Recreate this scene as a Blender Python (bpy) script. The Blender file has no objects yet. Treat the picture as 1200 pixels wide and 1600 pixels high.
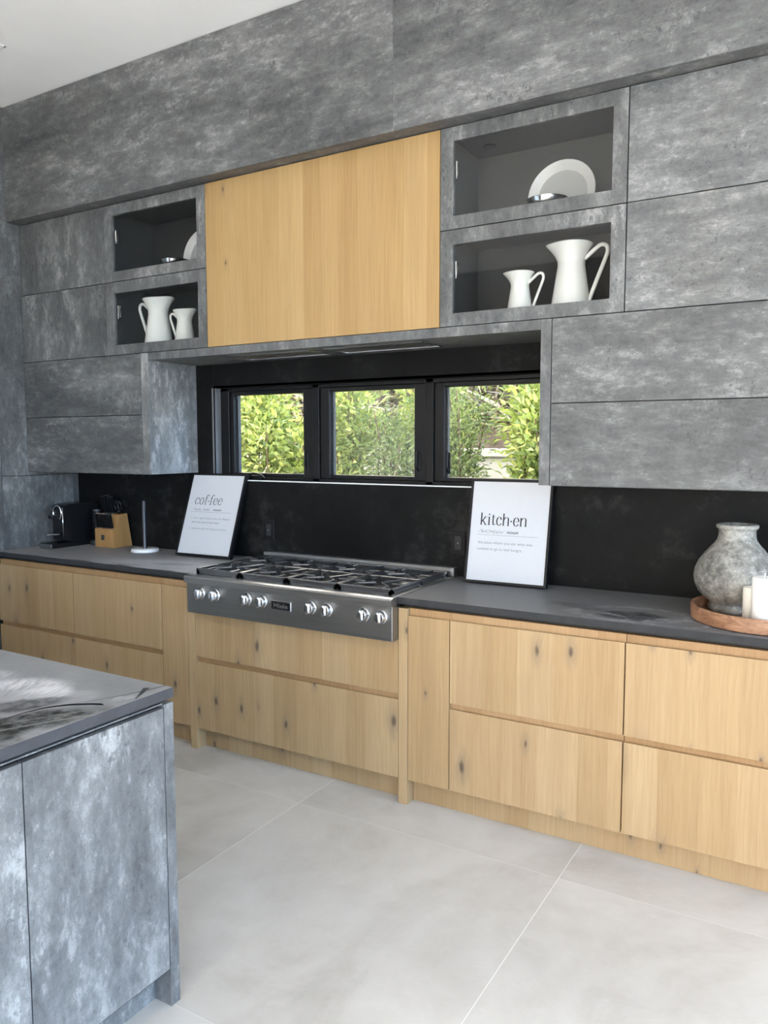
import bpy, bmesh, math, random
from mathutils import Vector, Matrix, Euler
SC = bpy.context.scene
COL = SC.collection
PI = math.pi
R = math.radians

# ------------------------------------------------------------------ node helpers
def new_mat(name):
    m = bpy.data.materials.new(name); m.use_nodes = True
    nt = m.node_tree; nt.nodes.clear()
    return m, N(nt)

class N:
    def __init__(s, nt): s.nt = nt
    def node(s, t, **kw):
        n = s.nt.nodes.new(t)
        for k, v in kw.items(): setattr(n, k, v)
        return n
    def link(s, a, b): s.nt.links.new(a, b)
    def put(s, sock, v):
        if isinstance(v, bpy.types.NodeSocket): s.link(v, sock)
        elif v is not None: sock.default_value = v
    def math(s, op, a, b=None, c=None, clamp=False):
        n = s.node('ShaderNodeMath', operation=op, use_clamp=clamp)
        s.put(n.inputs[0], a); s.put(n.inputs[1], b); s.put(n.inputs[2], c)
        return n.outputs[0]
    def vmath(s, op, a, b=None):
        n = s.node('ShaderNodeVectorMath', operation=op)
        s.put(n.inputs[0], a); s.put(n.inputs[1], b)
        return n.outputs['Value'] if op in ('LENGTH', 'DOT_PRODUCT') else n.outputs[0]
    def rng(s, v, a, b, c=0.0, d=1.0, smooth=False):
        n = s.node('ShaderNodeMapRange'); n.clamp = True
        if smooth: n.interpolation_type = 'SMOOTHSTEP'
        s.put(n.inputs['Value'], v)
        n.inputs['From Min'].default_value = a; n.inputs['From Max'].default_value = b
        n.inputs['To Min'].default_value = c; n.inputs['To Max'].default_value = d
        return n.outputs[0]
    def mix(s, f, a, b, blend='MIX'):
        n = s.node('ShaderNodeMix', data_type='RGBA', blend_type=blend)
        s.put(n.inputs[0], f); s.put(n.inputs[6], a); s.put(n.inputs[7], b)
        return n.outputs[2]
    def ramp(s, f, stops):
        n = s.node('ShaderNodeValToRGB'); e = n.color_ramp.elements
        while len(e) < len(stops): e.new(0.5)
        for k, (p, c) in enumerate(stops):
            e[k].position = p; e[k].color = c if len(c) == 4 else (*c, 1)
        s.put(n.inputs[0], f); return n.outputs[0]
    def objco(s): return s.node('ShaderNodeTexCoord').outputs['Object']
    def rand(s): return s.node('ShaderNodeObjectInfo').outputs['Random']
    def scale(s, v, sc, loc=(0, 0, 0), rot=(0, 0, 0)):
        n = s.node('ShaderNodeMapping'); s.put(n.inputs['Vector'], v)
        n.inputs['Scale'].default_value = sc; n.inputs['Location'].default_value = loc; n.inputs['Rotation'].default_value = rot
        return n.outputs[0]
    def inv(s, v, loc, rot, sc):
        n = s.node('ShaderNodeMapping', vector_type='TEXTURE'); s.put(n.inputs['Vector'], v)
        n.inputs['Scale'].default_value = sc; n.inputs['Location'].default_value = loc; n.inputs['Rotation'].default_value = rot
        return n.outputs[0]
    def noise(s, v, scale, detail=4, rough=.55, dist=0, out=0):
        n = s.node('ShaderNodeTexNoise'); s.put(n.inputs['Vector'], v)
        n.inputs['Scale'].default_value = scale; n.inputs['Detail'].default_value = detail
        n.inputs['Roughness'].default_value = rough; n.inputs['Distortion'].default_value = dist
        return n.outputs[out]
    def bump(s, h, strength=.2, dist=.01):
        n = s.node('ShaderNodeBump'); s.put(n.inputs['Height'], h)
        n.inputs['Strength'].default_value = strength; n.inputs['Distance'].default_value = dist
        return n.outputs[0]
    def bsdf(s, color, rough=.5, metal=0.0, normal=None, spec=.5, **kw):
        n = s.node('ShaderNodeBsdfPrincipled')
        c = color
        if not isinstance(c, bpy.types.NodeSocket) and len(c) == 3: c = (*c, 1)
        s.put(n.inputs['Base Color'], c); s.put(n.inputs['Roughness'], rough)
        s.put(n.inputs['Metallic'], metal); s.put(n.inputs['Specular IOR Level'], spec)
        if normal is not None: s.put(n.inputs['Normal'], normal)
        for k, v in kw.items(): s.put(n.inputs[k], v)
        return n.outputs[0]
    def out(s, sh):
        o = s.node('ShaderNodeOutputMaterial'); s.link(sh, o.inputs[0])

def col(r, g, b):
    f = lambda c: c / 12.92 if c <= .04045 else ((c + .055) / 1.055) ** 2.4
    return (f(r / 255), f(g / 255), f(b / 255), 1)

def plain(name, c, rough=.5, metal=0.0, spec=.5, var=.06, sc=30):
    m, n = new_mat(name)
    v = n.noise(n.objco(), sc, 3)
    k = n.rng(v, .3, .7, 1 - var, 1 + var)
    cc = n.node('ShaderNodeVectorMath', operation='SCALE'); cc.inputs[0].default_value = c[:3]
    n.link(k, cc.inputs['Scale'])
    n.out(n.bsdf(cc.outputs[0], n.rng(v, .3, .7, max(0, rough - .04), min(1, rough + .04)), metal, spec=spec))
    return m

# ------------------------------------------------------------------ materials
def mat_concrete(name, horiz=False, gain=1.0):
    """mottled grey concrete-look laminate"""
    m, n = new_mat(name)
    off = n.node('ShaderNodeCombineXYZ')
    r = n.rand()
    n.put(off.inputs[0], n.math('MULTIPLY', r, 37.0)); n.put(off.inputs[1], n.math('MULTIPLY', r, 91.0)); n.put(off.inputs[2], n.math('MULTIPLY', r, 53.0))
    co = n.vmath('ADD', n.objco(), off.outputs[0])
    st = (.70, .70, 1.75) if horiz else (1.25, 1.25, .55)
    cs = n.scale(co, st)
    cloud = n.noise(cs, 1.9, 4, .6)
    med = n.noise(cs, 7.5, 10, .80)
    fine = n.noise(n.scale(co, (1.1, 1.1, .85)), 36, 7, .80)
    speck = n.noise(co, 110, 3, .6)
    a = n.math('ADD', n.math('MULTIPLY', cloud, .32), n.math('MULTIPLY', med, .42))
    a = n.math('ADD', a, n.math('MULTIPLY', fine, .26))
    base = n.ramp(a, [(.39, (.055, .058, .060)), (.455, (.100, .103, .104)), (.505, (.138, .141, .140)), (.55, (.200, .202, .199)), (.62, (.33, .33, .32))])
    # curdled light flakes gathered in the lighter patches
    fl = n.math('MULTIPLY', n.rng(n.noise(cs, 15, 8, .78), .535, .60, 0, 1), n.rng(cloud, .47, .62, .05, .55))
    base = n.mix(fl, base, (.38, .38, .368, 1))
    # pitted dark flecks gathered in patches, and light flecks
    pat = n.rng(n.noise(cs, 3.3, 3, .6), .44, .60, .15, 1)
    pit = n.math('MULTIPLY', n.rng(fine, .525, .60, 0, 1), pat)
    base = n.mix(n.math('MULTIPLY', pit, .78), base, (.045, .049, .053, 1))
    lite = n.math('MULTIPLY', n.rng(fine, .47, .38, 0, 1), n.rng(med, .50, .58, 0, 1))
    base = n.mix(n.math('MULTIPLY', lite, .45), base, (.42, .42, .41, 1))
    base = n.mix(n.rng(speck, .60, .72, 0, .35), base, (.05, .053, .056, 1))
    # faint rusty warmth in places
    warm = n.rng(n.noise(co, 1.2, 3, .5), .56, .72, 0, .35)
    base = n.mix(warm, base, n.mix(1.0, base, (1.0, .955, .88, 1), 'MULTIPLY'))
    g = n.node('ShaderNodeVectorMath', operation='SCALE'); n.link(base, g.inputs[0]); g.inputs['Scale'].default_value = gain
    bump = n.bump(n.math('ADD', n.math('MULTIPLY', fine, .6), n.math('MULTIPLY', speck, .4)), .10, .004)
    n.out(n.bsdf(g.outputs[0], n.rng(med, .3, .7, .40, .58), 0, bump, .42))
    return m

def mat_oak(name, tint=(1, 1, 1), stave=7.5, knots=.55):
    """knotty oak veneer, vertical staves along local X"""
    m, n = new_mat(name)
    r = n.rand()
    co = n.objco()
    sep = n.node('ShaderNodeSeparateXYZ'); n.link(co, sep.inputs[0])
    along = n.math('ADD', sep.outputs[0], n.math('MULTIPLY', sep.outputs[1], 1.0))
    xx = n.math('ADD', along, n.math('MULTIPLY', r, 13.0))
    vo = n.node('ShaderNodeTexVoronoi', voronoi_dimensions='1D'); n.link(xx, vo.inputs['W']); vo.inputs['Scale'].default_value = stave; vo.inputs['Randomness'].default_value = .85
    sv = n.node('ShaderNodeSeparateColor'); n.link(vo.outputs['Color'], sv.inputs[0])
    ve = n.node('ShaderNodeTexVoronoi', voronoi_dimensions='1D', feature='DISTANCE_TO_EDGE'); n.link(xx, ve.inputs['W']); ve.inputs['Scale'].default_value = stave; ve.inputs['Randomness'].default_value = .85
    # knots
    kc = n.node('ShaderNodeCombineXYZ')
    n.put(kc.inputs[0], n.math('MULTIPLY', xx, 7.0)); n.put(kc.inputs[1], n.math('ADD', n.math('MULTIPLY', sep.outputs[2], 3.0), n.math('MULTIPLY', r, 7.0)))
    kv = n.node('ShaderNodeTexVoronoi', voronoi_dimensions='2D'); n.link(n.vmath('ADD', kc.outputs[0], n.node('ShaderNodeCombineXYZ').outputs[0]), kv.inputs['Vector']); kv.inputs['Scale'].default_value = 1.0
    kcol = n.node('ShaderNodeSeparateColor'); n.link(kv.outputs['Color'], kcol.inputs[0])
    kmask = n.rng(kcol.outputs[0], knots, knots + .02, 0, 1)
    kd = n.math('ADD', kv.outputs['Distance'], n.math('MULTIPLY', n.math('SUBTRACT', n.noise(n.scale(co, (1, 1, .5)), 42, 4, .7), .5), .11))
    ksz = n.rng(kcol.outputs[1], 0, 1, .50, 1.9)
    kd = n.math('DIVIDE', kd, ksz)
    core = n.math('MULTIPLY', n.rng(kd, .012, .070, 1, 0, True), kmask)
    halo = n.math('MULTIPLY', n.rng(kd, .03, .22, 1, 0, True), kmask)
    # grain bends round the knots
    gx = n.math('ADD', xx, n.math('MULTIPLY', halo, .016))
    gx = n.math('ADD', gx, n.math('MULTIPLY', n.math('SUBTRACT', n.noise(n.scale(co, (3, 3, 1.2)), 1.0, 3, .5), .5), .035))
    gc = n.node('ShaderNodeCombineXYZ'); n.put(gc.inputs[0], n.math('ADD', gx, n.math('MULTIPLY', sv.outputs[0], 9.0))); n.put(gc.inputs[2], sep.outputs[2])
    g1 = n.noise(n.scale(gc.outputs[0], (85, 1, 2.2)), 1.0, 4, .6)
    g2 = n.noise(n.scale(gc.outputs[0], (260, 1, 7)), 1.0, 3, .6)
    g3 = n.noise(n.scale(gc.outputs[0], (14, 1, .7)), 1.0, 3, .5)
    b = n.ramp(sv.outputs[1], [(0, (.50, .345, .180)), (.35, (.54, .378, .203)), (.65, (.555, .395, .22)), (.85, (.60, .44, .25)), (1, (.515, .365, .20))])
    wv = n.node('ShaderNodeTexWave', wave_type='BANDS', bands_direction='X', wave_profile='SIN'); n.link(n.scale(gc.outputs[0], (1, 1, .16)), wv.inputs['Vector'])
    wv.inputs['Scale'].default_value = 16; wv.inputs['Distortion'].default_value = 9; wv.inputs['Detail'].default_value = 2; wv.inputs['Detail Scale'].default_value = 1.2
    b = n.mix(n.rng(wv.outputs[1], .66, 1.0, 0, .11), b, n.mix(1, b, (.74, .64, .54, 1), 'MULTIPLY'))
    b = n.mix(n.rng(g1, .34, .64, .40, 0), b, n.mix(1, b, (.74, .66, .58, 1), 'MULTIPLY'))
    b = n.mix(n.rng(g2, .45, .7, 0, .38), b, n.mix(1, b, (.78, .72, .64, 1), 'MULTIPLY'))
    b = n.mix(n.rng(g3, .42, .66, 0, .46), b, n.mix(1, b, (.86, .82, .80, 1), 'MULTIPLY'))
    b = n.mix(n.math('MULTIPLY', halo, .50), b, (.30, .22, .145, 1))
    zone = n.noise(n.scale(gc.outputs[0], (5, 1, .9)), 1.0, 3, .5)
    b = n.mix(n.rng(zone, .48, .68, 0, .35), b, n.mix(1, b, (.80, .78, .78, 1), 'MULTIPLY'))
    smear = n.math('MULTIPLY', n.rng(n.math('ADD', n.noise(n.scale(gc.outputs[0], (26, 1, 1.6)), 1.0, 4, .65), n.math('MULTIPLY', halo, .12)), .66, .76, 0, 1), .55)
    b = n.mix(smear, b, (.27, .20, .135, 1))
    b = n.mix(n.math('MULTIPLY', core, .85), b, (.105, .075, .052, 1))
    b = n.mix(n.rng(ve.outputs['Distance'], 0, .0045, .45, 0), b, n.mix(1, b, (.55, .48, .40, 1), 'MULTIPLY'))
    b = n.mix(1, b, (*tint, 1), 'MULTIPLY')
    bump = n.bump(n.math('ADD', g2, n.math('MULTIPLY', core, -1)), .08, .002)
    n.out(n.bsdf(b, .5, 0, bump, .35))
    return m

def mat_slab(name, feats, lo_=(.098, .099, .102), hi_=(.150, .150, .154)):
    """dark ceramic worktop; feats = list of feathers/blots printed in the slab, one partly sheen (object coordinates)"""
    m, n = new_mat(name)
    co = n.objco()
    c1 = n.noise(co, 3.0, 6, .6, .4)
    c2 = n.noise(co, 40, 4, .7)
    b = n.ramp(n.math('ADD', n.math('MULTIPLY', c1, .7), n.math('MULTIPLY', c2, .3)), [(.35, lo_), (.65, hi_)])
    w1 = n.noise(co, 14, 5, .65, out=1)
    wv = n.node('ShaderNodeVectorMath', operation='SCALE'); n.link(n.vmath('SUBTRACT', w1, (.5, .5, .5)), wv.inputs[0]); wv.inputs['Scale'].default_value = .07
    cw = n.vmath('ADD', co, wv.outputs[0])
    for f in feats:
        kind = f[0]; loc = (f[1], f[2], 0); rot = (0, 0, R(f[3])); sc = (f[4], f[5], 1); c = f[6]; st = f[7]
        src = cw if kind in ('blot', 'rim') else co
        v = n.inv(src, loc, rot, sc)
        v = n.vmath('MULTIPLY', v, (1, 1, 0))
        d = n.vmath('LENGTH', v)
        if kind == 'blot':
            k = n.rng(d, .55, 1.0, 1, 0, True)
            k = n.math('MULTIPLY', k, n.rng(n.noise(co, 22, 5, .7), .35, .6, .35, 1))
        elif kind == 'rim':
            k = n.math('MULTIPLY', n.rng(d, .7, .85, 0, 1, True), n.rng(d, .85, 1.05, 1, 0, True))
            k = n.math('MULTIPLY', k, n.rng(n.noise(co, 18, 5, .7), .40, .58, 0, 1))
        elif kind == 'plume':   # barbs fan out along local +y
            s2 = n.node('ShaderNodeSeparateXYZ'); n.link(v, s2.inputs[0])
            fan = n.math('DIVIDE', s2.outputs[0], n.math('ADD', s2.outputs[1], 1.9))
            cc = n.node('ShaderNodeCombineXYZ'); n.put(cc.inputs[0], n.math('MULTIPLY', fan, 30.0)); n.put(cc.inputs[1], n.math('MULTIPLY', s2.outputs[1], 1.6))
            barb = n.noise(cc.outputs[0], 1.0, 4, .65, .3)
            e = n.math('ADD', d, n.math('MULTIPLY', n.math('SUBTRACT', barb, .5), .7))
            k = n.math('MULTIPLY', n.rng(e, .62, .98, 1, 0, True), n.rng(barb, .38, .62, .15, 1))
            k = n.math('MULTIPLY', k, n.rng(s2.outputs[1], -.5, .5, .2, 1, True))
        else:                   # quill: a tapered line
            s2 = n.node('ShaderNodeSeparateXYZ'); n.link(v, s2.inputs[0])
            yy = n.math('ABSOLUTE', n.math('ADD', s2.outputs[1], n.math('MULTIPLY', n.math('MULTIPLY', s2.outputs[0], s2.outputs[0]), f[8] if len(f) > 8 else 0)))
            taper = n.rng(s2.outputs[0], -1, .92, .12, 1)
            k = n.math('MULTIPLY', n.rng(n.math('DIVIDE', yy, taper), .7, 1.0, 1, 0), n.rng(n.math('ABSOLUTE', s2.outputs[0]), .98, 1.0, 1, 0))
        b = n.mix(n.math('MULTIPLY', k, st), b, (*c, 1))
    n.out(n.bsdf(b, n.rng(c1, .3, .7, .40, .50), 0, n.bump(c2, .04, .002), .12))
    return m

def mat_splash():
    m, n = new_mat('splash_ceramic')
    co = n.objco()
    c1 = n.noise(co, 2.6, 7, .66, .6); c2 = n.noise(co, 17, 6, .72)
    b = n.ramp(n.math('ADD', n.math('MULTIPLY', c1, .6), n.math('MULTIPLY', c2, .4)), [(.40, (.0050, .0050, .0050)), (.55, (.0082, .0082, .0082)), (.66, (.028, .027, .026))])
    n.out(n.bsdf(b, .55, 0, n.bump(c2, .03, .002), .10))
    return m

def mat_floor():
    m, n = new_mat('floor_porcelain')
    co = n.objco()
    w = n.noise(co, .55, 4, .55, out=1)
    wv = n.node('ShaderNodeVectorMath', operation='SCALE'); n.link(n.vmath('SUBTRACT', w, (.5, .5, .5)), wv.inputs[0]); wv.inputs['Scale'].default_value = .9
    # tile index
    sep = n.node('ShaderNodeSeparateXYZ'); n.link(co, sep.inputs[0])
    tx = n.math('DIVIDE', n.math('ADD', sep.outputs[0], .276), 1.2)
    ty = n.math('DIVIDE', n.math('ADD', sep.outputs[1], .232), 1.2)
    ix = n.math('FLOOR', tx); iy = n.math('FLOOR', ty)
    wn = n.node('ShaderNodeTexWhiteNoise', noise_dimensions='2D')
    cc = n.node('ShaderNodeCombineXYZ'); n.put(cc.inputs[0], ix); n.put(cc.inputs[1], iy); n.link(cc.outputs[0], wn.inputs['Vector'])
    off = n.node('ShaderNodeVectorMath', operation='SCALE'); n.link(wn.outputs['Color'], off.inputs[0]); off.inputs['Scale'].default_value = 30
    ct = n.vmath('ADD', n.vmath('ADD', co, wv.outputs[0]), off.outputs[0])
    cl = n.noise(n.scale(ct, (1, .75, 1)), 1.5, 6, .58, .7); me = n.noise(ct, 8, 6, .65)
    scr = n.noise(n.scale(ct, (10, 60, 1), rot=(0, 0, .5)), 1, 4, .6)
    a = n.math('ADD', n.math('MULTIPLY', cl, .7), n.math('MULTIPLY', me, .3))
    b = n.ramp(a, [(.33, (.405, .385, .35)), (.47, (.505, .485, .45)), (.60, (.57, .552, .517)), (.75, (.605, .588, .553))])
    b = n.mix(n.rng(scr, .62, .8, 0, .22), b, (.76, .74, .71, 1))
    t = n.node('ShaderNodeSeparateColor'); n.link(wn.outputs['Color'], t.inputs[0])
    b = n.mix(1, b, n.ramp(t.outputs[0], [(0, (.94, .94, .94)), (1, (1.03, 1.03, 1.03))]), 'MULTIPLY')
    fx = n.math('ABSOLUTE', n.math('SUBTRACT', n.math('FRACT', tx), .5)); fy = n.math('ABSOLUTE', n.math('SUBTRACT', n.math('FRACT', ty), .5))
    gx = n.rng(fx, .4984, .4990, 0, 1); gy = n.rng(fy, .4988, .4993, 0, .6)
    g = n.math('MAXIMUM', gx, gy)
    b = n.mix(n.math('MULTIPLY', g, .75), b, (.80, .78, .74, 1))
    h = n.math('SUBTRACT', n.math('MULTIPLY', me, .2), g)
    n.out(n.bsdf(b, n.rng(me, .3, .7, .36, .48), 0, n.bump(h, .12, .003), .45))
    return m

def mat_glass(name, tint=.9, rough=0.0, ior=1.5):
    m, n = new_mat(name)
    gm = n.node('ShaderNodeNewGeometry')
    cs = n.math('ABSOLUTE', n.vmath('DOT_PRODUCT', gm.outputs['Normal'], gm.outputs['Incoming']))
    fr = n.math('MULTIPLY_ADD', n.math('POWER', n.math('SUBTRACT', 1.0, cs, None, True), 5.0), .94, .022)
    tr = n.node('ShaderNodeBsdfTransparent'); tr.inputs[0].default_value = (tint, tint * 1.005, tint * 1.0, 1)
    gl = n.node('ShaderNodeBsdfGlossy'); gl.inputs['Roughness'].default_value = rough; gl.inputs[0].default_value = (1, 1, 1, 1)
    mx = n.node('ShaderNodeMixShader'); n.link(fr, mx.inputs[0]); n.link(tr.outputs[0], mx.inputs[1]); n.link(gl.outputs[0], mx.inputs[2])
    n.out(mx.outputs[0])
    return m

def mat_leaf(name, stops, trans=.35):
    m, n = new_mat(name)
    g = n.node('ShaderNodeNewGeometry')
    c = n.ramp(g.outputs['Random Per Island'], stops)
    d = n.bsdf(c, .33, 0, None, .5)
    t = n.node('ShaderNodeBsdfTranslucent'); n.link(n.mix(1, c, (1.1, 1.15, .65, 1), 'MULTIPLY'), t.inputs[0])
    mx = n.node('ShaderNodeMixShader'); mx.inputs[0].default_value = trans; n.link(d, mx.inputs[1]); n.link(t.outputs[0], mx.inputs[2])
    n.out(mx.outputs[0]); return m

def mat_stone_vase():
    m, n = new_mat('vase_stone')
    co = n.objco()
    a = n.noise(co, 7, 6, .65, .5); b_ = n.noise(co, 38, 5, .7); c_ = n.noise(co, 120, 3, .6)
    v = n.math('ADD', n.math('MULTIPLY', a, .5), n.math('MULTIPLY', b_, .5))
    b = n.ramp(v, [(.36, (.065, .063, .056)), (.46, (.155, .152, .137)), (.54, (.25, .245, .222)), (.66, (.45, .44, .40))])
    b = n.mix(n.rng(c_, .64, .72, 0, .7), b, (.72, .71, .68, 1))
    b = n.mix(n.rng(n.noise(co, 14, 4, .7), .60, .70, 0, .55), b, (.13, .13, .125, 1))
    # darker band low on the belly
    sep = n.node('ShaderNodeSeparateXYZ'); n.link(co, sep.inputs[0])
    low = n.math('MULTIPLY', n.rng(sep.outputs[2], .02, .11, 1, 0, True), n.rng(b_, .35, .6, 1, .3))
    b = n.mix(n.math('MULTIPLY', low, .35), b, (.12, .115, .105, 1))
    n.out(n.bsdf(b, .55, 0, n.bump(n.math('ADD', a, b_), .25, .006), .4)); return m

def mat_tray():
    m, n = new_mat('tray_acacia')
    co = n.objco()
    sep = n.node('ShaderNodeSeparateXYZ'); n.link(co, sep.inputs[0])
    ang = n.math('ARCTAN2', sep.outputs[1], sep.outputs[0])
    cc = n.node('ShaderNodeCombineXYZ'); n.put(cc.inputs[0], n.math('MULTIPLY', ang, 3.0)); n.put(cc.inputs[1], n.math('MULTIPLY', sep.outputs[2], 30)); n.put(cc.inputs[2], n.math('MULTIPLY', sep.outputs[0], 2))
    g = n.noise(cc.outputs[0], 1.6, 5, .62, .9); f = n.noise(n.scale(cc.outputs[0], (6, 3, 1)), 4, 4, .6)
    b = n.ramp(n.math('ADD', n.math('MULTIPLY', g, .75), n.math('MULTIPLY', f, .25)), [(.34, (.10, .05, .028)), (.46, (.25, .125, .068)), (.56, (.33, .175, .098)), (.68, (.42, .245, .15))])
    n.out(n.bsdf(b, .45, 0, None, .4)); return m

def mat_steel(name, c, rough, axis=0):
    m, n = new_mat(name)
    s = [140, 140, 140]; s[axis] = 2.0
    g = n.noise(n.scale(n.objco(), tuple(s)), 1.0, 3, .6)
    b = n.mix(n.rng(g, .3, .7, 0, 1), (*[x * .92 for x in c], 1), (*[min(1, x * 1.06) for x in c], 1))
    n.out(n.bsdf(b, n.rng(g, .3, .7, rough - .05, rough + .06), 1.0)); return m

def mat_slats():
    m, n = new_mat('walnut_slats')
    g = n.noise(n.scale(n.objco(), (40, 40, 2)), 1, 4, .6)
    n.out(n.bsdf(n.ramp(g, [(.3, (.035, .020, .013)), (.7, (.10, .06, .038))]), .5)); return m

M = {}
M['conc_v'] = mat_concrete('grey_laminate', False, .80)  # one laminate; gains of the copies carry local light and shade
M['conc_i'] = mat_concrete('grey_laminate_lit', False, 1.08)
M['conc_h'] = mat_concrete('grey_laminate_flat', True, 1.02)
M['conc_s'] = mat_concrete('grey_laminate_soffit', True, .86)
M['conc_l'] = mat_concrete('grey_laminate_shaded', True, .72)
M['oak'] = mat_oak('knotty_oak', (.79, .765, .73))
M['oak_rail'] = mat_oak('oak_rail', (.80, .70, .62), 1.5, 2.0)
M['oak_hood'] = mat_oak('oak_amber', (.76, .71, .565), 8.5, .84)
M['splash'] = mat_splash()
M['floor'] = mat_floor()
M['white_paint'] = plain('white_paint', (.90, .895, .885), .7, 0, .3, .02, 3)
M['black_frame'] = plain('black_window_paint', (.006, .006, .0065), .42, 0, .25)
M['grey_frame'] = plain('lit_jamb_grey', (.055, .056, .058), .42)  # black sash paint, lightened where daylight falls on its side
M['reveal'] = plain('grey_reveal', (.14, .14, .14), .5)
M['dark_gap'] = plain('black_channel', (.008, .008, .009), .55)
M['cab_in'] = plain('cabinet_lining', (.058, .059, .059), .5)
M['cab_in_shaded'] = plain('cabinet_lining_shaded', (.036, .037, .037), .5)  # same lining, darkened for the shade inside the left cabinet
M['glass'] = mat_glass('clear_glass', .93)
M['glass_cab'] = mat_glass('cabinet_glass', .93)
M['enamel'] = plain('cream_enamel', (.87, .86, .81), .18, 0, .5, .015)
M['china'] = plain('white_china', (.78, .77, .75), .2, 0, .5, .015)
M['china_well'] = plain('china_shaded', (.50, .50, .49), .3, 0, .5, .015)  # shade in the plate's hollow put into the colour
M['steel'] = mat_steel('brushed_steel', (.46, .46, .455), .34)
M['steel_dark'] = mat_steel('dark_brushed_steel', (.255, .255, .25), .40)
M['steel_pan'] = mat_steel('shaded_steel', (.10, .10, .105), .38)
M['chrome'] = plain('chrome', (.80, .81, .83), .10, 1.0, .5, .02)
m_, n_ = new_mat('cast_iron'); v_ = n_.noise(n_.objco(), 60, 3)
n_.out(n_.bsdf((.022, .022, .024), n_.rng(v_, .3, .7, .30, .40), 0, None, .6, **{'Coat Weight': 1.0, 'Coat IOR': 1.75, 'Coat Roughness': .18}))
M['iron'] = m_
M['black_plastic'] = plain('black_plastic', (.008, .008, .009), .34, 0, .35)
M['black_matt'] = plain('black_matt', (.014, .014, .015), .5)
M['marble'] = plain('white_marble', (.78, .78, .78), .3, 0, .5, .08, 12)
M['rod'] = plain('gunmetal_rod', (.06, .06, .065), .35, .6)
M['paper'] = plain('poster_paper', (.53, .54, .56), .6, 0, .3, .01)
M['ink'] = plain('black_ink', (.02, .02, .022), .7)
M['ink_grey'] = plain('grey_ink', (.16, .165, .17), .7)
M['wax'] = plain('white_wax', (.86, .85, .82), .45, 0, .4, .01)
M['wax_old'] = plain('ivory_wax', (.78, .75, .68), .5, 0, .4, .02)
M['wick'] = plain('cotton_wick', (.75, .72, .66), .9)
M['vase'] = mat_stone_vase()
M['tray'] = mat_tray()
M['block'] = mat_oak('beech_block', (.82, .66, .47), 30, 2.0)
M['slats'] = mat_slats()
M['bark'] = plain('bark', (.16, .11, .075), .9, 0, .2, .3, 20)
M['soil'] = plain('soil', (.09, .07, .055), .95, 0, .1, .4, 6)
M['garden_wall'] = plain('garden_wall_render', (.52, .50, .46), .85, 0, .2, .10, 8)
M['patio'] = plain('patio_stone', (.74, .71, .66), .8, 0, .2, .08, 2)
M['leaf_broad'] = mat_leaf('leaf_broad', [(0, (.14, .20, .06)), (.35, (.27, .34, .11)), (.7, (.42, .49, .18)), (1, (.58, .57, .22))])
M['leaf_fine'] = mat_leaf('leaf_fine', [(0, (.09, .13, .055)), (.4, (.17, .23, .10)), (.8, (.28, .34, .15)), (1, (.40, .45, .20))])
M['leaf_bamboo'] = mat_leaf('leaf_bamboo', [(0, (.15, .18, .07)), (.4, (.26, .29, .12)), (.8, (.37, .36, .17)), (1, (.42, .37, .22))])
M['twig'] = mat_leaf('dry_twig', [(0, (.12, .10, .08)), (.5, (.26, .22, .17)), (1, (.50, .46, .38))], .0)

# ------------------------------------------------------------------ mesh helpers
def prop(o, label=None, cat=None, group=None, kind=None):
    if label: o['label'] = label
    if cat: o['category'] = cat
    if group: o['group'] = group
    if kind: o['kind'] = kind
    return o

class Th:
    """a thing: an Empty at its base; parts are added in world coordinates minus its location (unless it is turned)"""
    def __init__(s, name, label, cat, loc=(0, 0, 0), rotz=0.0, group=None, rot=None):
        o = bpy.data.objects.new(name, None); COL.objects.link(o)
        o.empty_display_size = .05
        o.location = loc; o.rotation_euler = rot or (0, 0, rotz)
        prop(o, label, cat, group); s.o = o; s.loc = Vector(loc)

def link_mesh(name, bm, mat, parent=None, smooth=False, off=None, angle=None):
    if off is not None: bmesh.ops.translate(bm, verts=bm.verts, vec=-Vector(off))
    bmesh.ops.recalc_face_normals(bm, faces=bm.faces)
    me = bpy.data.meshes.new(name); bm.to_mesh(me); bm.free()
    me.materials.append(mat)
    if smooth:
        me.polygons.foreach_set('use_smooth', [True] * len(me.polygons))
        if angle: me.set_sharp_from_angle(angle=R(angle))
    o = bpy.data.objects.new(name, me); COL.objects.link(o)
    if parent is not None: o.parent = parent.o if isinstance(parent, Th) else parent
    return o

def box(bm, x, y, z, bev=.0015, seg=1):
    t = bmesh.new()
    bmesh.ops.create_cube(t, size=1)
    sx, sy, sz = x[1] - x[0], y[1] - y[0], z[1] - z[0]
    for v in t.verts:
        v.co = Vector(((x[0] + x[1]) / 2 + v.co.x * sx, (y[0] + y[1]) / 2 + v.co.y * sy, (z[0] + z[1]) / 2 + v.co.z * sz))
    bv = min(bev, .3 * min(sx, sy, sz))
    if bv > 1e-5: bmesh.ops.bevel(t, geom=t.edges[:], offset=bv, segments=seg, affect='EDGES', profile=.5)
    join(bm, t); return bm

def join(bm, t, mtx=None):
    if mtx is not None: bmesh.ops.transform(t, matrix=mtx, verts=t.verts)
    me = bpy.data.meshes.new('tmp'); t.to_mesh(me); t.free(); bm.from_mesh(me); bpy.data.meshes.remove(me)

def bx(x, y, z, bev=.0015, seg=1): return box(bmesh.new(), x, y, z, bev, seg)

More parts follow.
